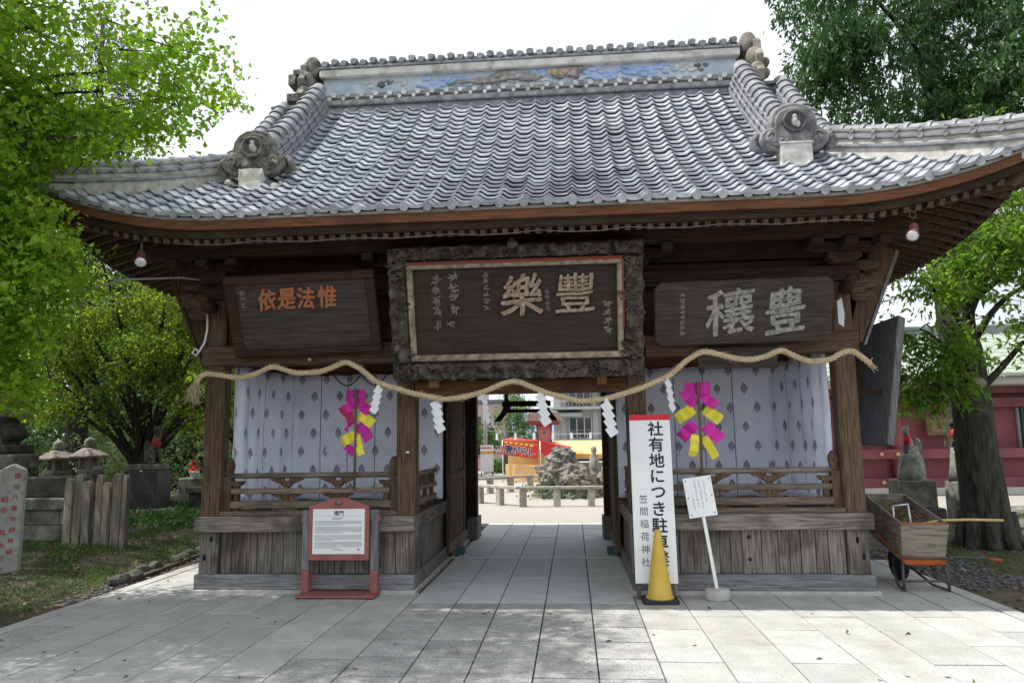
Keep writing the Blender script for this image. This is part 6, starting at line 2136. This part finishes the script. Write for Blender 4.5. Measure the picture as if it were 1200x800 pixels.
# maples behind the left end
mt = (-8.75, 7.6)
mtips = [(-6.5, 6.6, 4.3), (-6.3, 6.4, 3.3), (-6.9, 6.2, 2.7), (-7.6, 6.2, 4.5), (-8.6, 6.0, 4.6), (-9.6, 6.4, 4.2), (-10.6, 6.8, 3.7), (-9.9, 6.0, 3.0), (-8.2, 5.9, 3.6), (-7.4, 5.7, 3.4), (-8.8, 8.8, 4.8), (-7.2, 8.0, 2.3), (-11.5, 6.5, 4.6), (-10.5, 6, 5.2), (-9, 6, 5.6), (-7.4, 6, 5.4), (-6.4, 6.2, 4.9), (-9.5, 6.2, 2.3), (-10.8, 6.5, 2.5), (-6.2, 6.6, 2.6)]
gl, ml = [], []
for x, y, z in mtips:
    a = Vector((mt[0] + random.uniform(-.12, .12), mt[1], random.uniform(.9, 1.7)))
    b = Vector((x, y, z))
    mid = a.lerp(b, .55) + Vector((0, 0, .3))
    gl += [[mid, b], [mid, mid.lerp(b, .6) + Vector((.5, -.5, .3))], [mid, mid.lerp(b, .7) + Vector((-.5, .5, .15))]]
    ml.append(([a, mid, b], .065, .014))
P, D, T = sprays(gl, 4200, 13, .55, .38, .5, .12, lambda p: np.array([mnoise.noise((a * 1.2, b * 1.2, c * 1.9)) for a, b, c in p]) > -.04)
tree('maple_tree', 'low spreading yellow green maple with dark twisted stems left of the gate', (*mt, 0), [(*mt, -.1), (mt[0] - .1, mt[1], .9), (mt[0] + .12, mt[1], 1.8), (mt[0] - .1, mt[1] - .2, 2.6)], .20, .07, ml, (P, D, T), MAPLE, BARK_D, (.075, .055), False, None, 320)
mt = (-8.2, 11.0)
gl, ml = [], []
for x, y, z in [(-7.2, 9.6, 5.2), (-7.0, 9.8, 4.0), (-7.5, 9.4, 2.9), (-8.6, 9.6, 5.4), (-9.8, 10, 5.2), (-11, 10.3, 4.6), (-9.3, 9.6, 3.4), (-8.3, 9.3, 2.6)]:
    a, b = Vector((mt[0], mt[1], 1.4)), Vector((x, y, z))
    mid = a.lerp(b, .55) + Vector((0, 0, .3))
    gl += [[mid, b], [mid, mid.lerp(b, .6) + Vector((.6, -.5, .3))], [mid, mid.lerp(b, .7) + Vector((-.6, .4, .1))]]
    ml.append(([a, mid, b], .06, .014))
P, D, T = sprays(gl, 1250, 12, .6, .32, .45, .12)
tree('maple_tree', 'sunlit yellowish maple farther back between the gate and the first maple', (*mt, 0), [(*mt, -.1), (mt[0], mt[1], 1.5), (mt[0] + .2, mt[1], 3.2)], .16, .06, ml, (P, D, T), MAPLE, BARK_D, (.085, .062), False, None, 160)

# dark conifer behind
bl = [((-12.4 + random.uniform(-.4, .4), 10.5, 3.6 + .95 * k), (2.5 - .16 * k, 2.2 - .14 * k, .55)) for k in range(11)]
P, D, T = blob_twigs(bl, 2600, 9, .8, .35, None, .25)
tree('conifer_tree', 'tall dark conifer standing behind the ginkgo at far left', (-12.4, 10.5, 0), [(-12.4, 10.5, -.1), (-12.3, 10.5, 7), (-12.4, 10.5, 13.5)], .3, .05,
     [([(-12.4, 10.5, z), (-12.4 + dx, 9.6, z + .1)], .06, .015) for z, dx in ((4, 2.2), (5.5, -2), (6.8, 1.9), (8.2, -1.6), (9.4, 1.4))], (P, D, T), CONIFER, BARK_D, (.17, .045), False, None, 120)

# big tree by the wheelbarrow
TB = (6.1, 2.9)
btips = [(5.05, 2.0, 2.9), (5.25, 2.2, 3.6), (5.7, 1.9, 3.9), (6.2, 1.8, 4.1), (6.8, 2.1, 3.7), (7.2, 2.4, 3.0), (5.2, 2.3, 2.2), (5.5, 2.0, 2.5), (6.9, 3.4, 4.5), (5.5, 3.3, 4.3), (6.2, 3.9, 4.8), (7.5, 2.9, 4.2), (5.35, 2.5, 1.95)]
gl, ml = [], []
for x, y, z in btips:
    a, b = Vector((TB[0] + .05, TB[1] - .05, min(3.3, max(1.9, z - .9)))), Vector((x, y, z))
    mid = a.lerp(b, .5) + Vector((0, 0, .18))
    gl += [[mid, b], [mid, mid.lerp(b, .6) + Vector((.3, -.35, .2))], [mid, mid.lerp(b, .7) + Vector((-.3, .3, .1))]]
    ml.append(([a, mid, b], .055, .010))
rkeep = lambda p: (p[:, 0] > 4.78 + .12 * np.maximum(0, p[:, 2] - 2.6)) & ~((abs(p[:, 0] - 6.1) < .32) & (p[:, 1] < 2.7) & (p[:, 2] < 2.9))
P, D, T = sprays(gl, 950, 12, .42, .20, .45, .2, rkeep)
P2, D2, T2 = blob_twigs([((6.3, 2.9, 5.0), (1.2, 1.2, .6)), ((6.9, 2.4, 4.6), (.9, .8, .5))], 520, 14, .5, .3, lambda p: p[:, 0] > 5.25)
bt = tree('shade_tree', 'stout grey barked tree beside the wheelbarrow with sunlit pinnate leaves', (*TB, 0),
          [(TB[0] + .02, TB[1], -.12), (TB[0], TB[1], .15), (TB[0], TB[1], .9), (TB[0] - .02, TB[1], 1.8), (TB[0] - .05, TB[1], 2.7), (TB[0] - .16, TB[1] + .1, 3.6), (TB[0] + .1, TB[1] + .2, 5.6)], .345, .15, ml,
          (np.vstack([P, P2]), np.vstack([D, D2]), (np.vstack([T[0], T2[0]]), np.vstack([T[1], T2[1]]))), PINNATE, BARK, (.105, .042), False, None, 220)
mb = MB()
for k in range(9):
    a = k * .7 + .2
    mb.tube([(math.cos(a) * .25, math.sin(a) * .25, .5), (math.cos(a) * .31, math.sin(a) * .31, .14), (math.cos(a) * .48, math.sin(a) * .48, -.07)], [.10, .10, .05], 7)
mb.build('root_flare', BARK, bt)
MB().ball((-.12, -.33, 2.22), (.13, .05, .09), 8).build('cut_scar', mat('pale_scar', (.20, .16, .12), (.32, .27, .21), scale=12, rough=.9, bump=.4), bt)

# large evergreen behind the right end
big = [((8.6, 8.4, 9.6), (2.6, 2.2, 1.7)), ((7.0, 7.6, 10.6), (1.5, 1.6, 1.4)), ((10.6, 8.2, 9.4), (2.2, 2.0, 1.7)), ((8.8, 8.4, 12.0), (2.9, 2.4, 1.8)), ((6.5, 7.4, 9.1), (.8, 1.1, .8)), ((11.4, 8.6, 11.8), (2.4, 2.2, 1.7)), ((7.6, 7.8, 8.2), (1.2, 1.2, .7)), ((9.8, 7.4, 8.3), (1.6, 1.2, .9))]
bl = []
for c0, r0 in big:
    for _ in range(int(7 + r0[0] * 6)):
        d = Vector((random.gauss(0, 1), random.gauss(-.3, 1), random.gauss(.1, 1))).normalized()
        q = random.uniform(.32, .62)
        bl.append(((c0[0] + d.x * r0[0] * .9, c0[1] + d.y * r0[1] * .9, c0[2] + d.z * r0[2] * .9), (q * 1.2, q * 1.2, q * .7)))
P, D, T = blob_twigs(bl, 5200, 14, .42, .5, lambda p: p[:, 0] > 5.0 + .1 * np.abs(p[:, 2] - 10), .2)
D[:, 2] -= .35
tree('evergreen_tree', 'tall dense dark green tree with drooping leaves above the right hip of the roof', (8.9, 8.6, 0), [(8.9, 8.6, -.1), (8.8, 8.6, 5), (8.9, 8.6, 10), (8.8, 8.5, 12.5)], .38, .1,
     [([(8.9, 8.6, 6.5), (7.8, 8.2, 8.2), (6.6, 7.6, 9.6)], .12, .03), ([(8.9, 8.6, 7), (10.2, 8.3, 8.6), (11.4, 8.4, 10)], .12, .03), ([(8.9, 8.6, 8.5), (8.2, 8, 10.2), (7.0, 7.6, 11.4)], .1, .03)], (P, D, T), OAK, BARK_D, (.125, .052), False, None, 200)

# pine and small trees beyond the passage
bl = [((-2.7 + random.uniform(-.5, .5), 35, 1.5 + .42 * k), (1.35 - .12 * k, 1.0, .26)) for k in range(7)]
P, D, T = blob_twigs(bl, 520, 8, .4, .0, None, .2)
tree('pine_tree', 'small light green pine beyond the red food stall', (-2.7, 35, 0), [(-2.7, 35, -.1), (-2.6, 35, 2), (-2.7, 35, 4.1)], .12, .03, [], (P, D, T), mat('pale_pine_needle', (.07, .14, .05), (.14, .22, .08), scale=.8, rough=.7, island=.3, transl=.35), BARK, (.24, .06))
for x, y, z, r, lb in ((-6.0, 44, 1.6, 1.3, 'rounded green tree left of the utility pole beyond the passage'), (-8.6, 52, 1.8, 1.6, 'farther green tree at the left edge of the passage view')):
    P, D, T = blob_twigs([((x, y, z), (r, r, r * .8))], 260, 8, .5, .1, None, .4)
    tree('garden_tree', lb, (x, y, 0), [(x, y, -.1), (x, y, z)], .12, .05, [], (P, D, T), BUSHD, BARK, (.24, .12), False, 'trees beyond the passage')
P = np.array([(random.uniform(-3.5, -1.9), 27.6 + random.uniform(0, .9), random.uniform(.0, .62)) for _ in range(1600)])
hd = thing('clipped_hedge', 'low clipped green hedge behind the poster board', 'hedge', (-2.7, 28, 0))
leaf_mesh('foliage', P - np.array([-2.7, 28, 0]), RNG.normal(size=P.shape), .12, .08, GRASSM, hd)

# shrubs behind the fence at left
for x, y, z, r, h, m, lb in ((-11.6, 10.6, .8, 1.5, 1.3, BUSH, 'pale leaved shrub behind the pair of stone lanterns'), (-9.4, 12.6, .9, 1.6, 1.5, BUSH, 'pale airy shrub behind the maple stems'),
                             (-7.6, 13.2, 1.1, 1.5, 1.7, BUSH, 'tall light green shrub just left of the gate corner'), (-14.0, 11.6, 1.2, 1.7, 1.6, BUSHD, 'dark shrub behind the massive monument'),
                             (-9.0, 4.6, .35, .55, .5, BUSHD, 'small dark shrub close behind the picket fence'), (-7.4, 10.2, .4, .9, .7, BUSHD, 'low dark shrub behind the stone basin')):
    P, D, T = blob_twigs([((x, y, z), (r, r * .9, h)), ((x + r * .5, y, z - .1), (r * .7, r * .7, h * .7))], 420 if r > 1 else 160, 12, .4, .1, None, .3)
    sh = thing('garden_shrub', lb, 'shrub', (x, y, 0), 0, 'shrubs left of the gate')
    o = np.array((x, y, 0))
    leaf_mesh('foliage', P - o, D, .10, .05, m, sh)
    mb = MB()
    for k in range(5):
        mb.tube([(random.gauss(0, .08), random.gauss(0, .08), -.05), (random.gauss(0, .3) * r, random.gauss(0, .3) * r, z)], [.03, .012], 5)
    tag(mb.build('stems', BARK_D, sh), kind='stuff')

# far wood closing the view on both sides
def far_wood(x0, x1, y, h, n, m, name, lb):
    bl = [((x0 + (x1 - x0) * (k + .5) / 26 + random.uniform(-.5, .5), y + random.uniform(-2, 2), h * random.uniform(.30, .55)), ((x1 - x0) / 26 * .95, 1.8, h * random.uniform(.35, .5))) for k in range(26)]
    P, D, T = blob_twigs(bl, n, 9, 1.0, .1, None, .3)
    tag(leaf_mesh(name, P, D, .34, .17, m, None), lb, 'trees', kind='stuff')


far_wood(-50, -6.3, 24, 13.0, 7000, BUSHD, 'far_wood', 'dense far wood closing the view at left')
far_wood(-40, -8.6, 17.5, 4.6, 3600, BUSHD, 'far_shrubbery', 'dense dark shrubbery behind the lanterns and maples')
far_wood(9, 52, 31, 8.5, 2000, BUSHD, 'far_wood', 'far wood rising behind the red hall')

# broadleaf tree added left of the frame, mostly unseen, to shade the left bank
P, D, T = blob_twigs([((-11.6, 2.2, 7.6), (2.7, 2.4, 1.6)), ((-10.7, .4, 6.4), (1.9, 1.6, 1.2)), ((-10.4, 3.6, 6.2), (1.8, 1.7, 1.3)), ((-12.6, 3.4, 5.6), (2.0, 2.0, 1.5)), ((-10.9, 1.8, 4.4), (1.5, 1.4, .9))], 2300, 12, .7, .3, None, .35)
tree('added_broadleaf', 'added dark leafy tree beyond the left edge whose crown shades the stone wall and fence', (-12.3, 2.6, 0), [(-12.3, 2.6, -.1), (-12.2, 2.6, 3), (-11.9, 2.4, 7.5)], .3, .08,
     [([(-12.2, 2.6, 3.6), (-11.4, 1.6, 5.2), (-10.6, .6, 6.6)], .1, .03), ([(-12.2, 2.6, 4.2), (-11.2, 3.2, 5.6), (-10.4, 3.8, 6.6)], .1, .03)], (P, D, T), OAK, BARK_D, (.13, .06), False, None, 150)

P = np.array([(random.uniform(-4.3, 4.2), -3.2 + 4.4 * random.random() ** 1.5, .006) for _ in range(70)])
P = P[(np.abs(P[:, 0]) > 3.6) | (P[:, 1] < -.1)]
D = RNG.normal(size=P.shape)
D[:, 2] *= .12
tag(leaf_mesh('fallen_leaves', P, D, .045, .03, STRAW, None), 'few dry leaves blown onto the granite paving', 'leaves', kind='stuff')

# curtain wires looping under the lintel of the left bay
for x0, x1, lb in ((-2.32, -1.98, 'dark looped wire above the left garland, left loop'), (-1.97, -1.66, 'dark looped wire above the left garland, right loop')):
    tag(MB().tube([(x0 + (x1 - x0) * k / 10, .9, 2.36 - .13 * math.sin(math.pi * k / 10)) for k in range(11)], .009, 5).build('hanging_wire', WIREM), lb, 'wire', 'wires looped in the left bay')
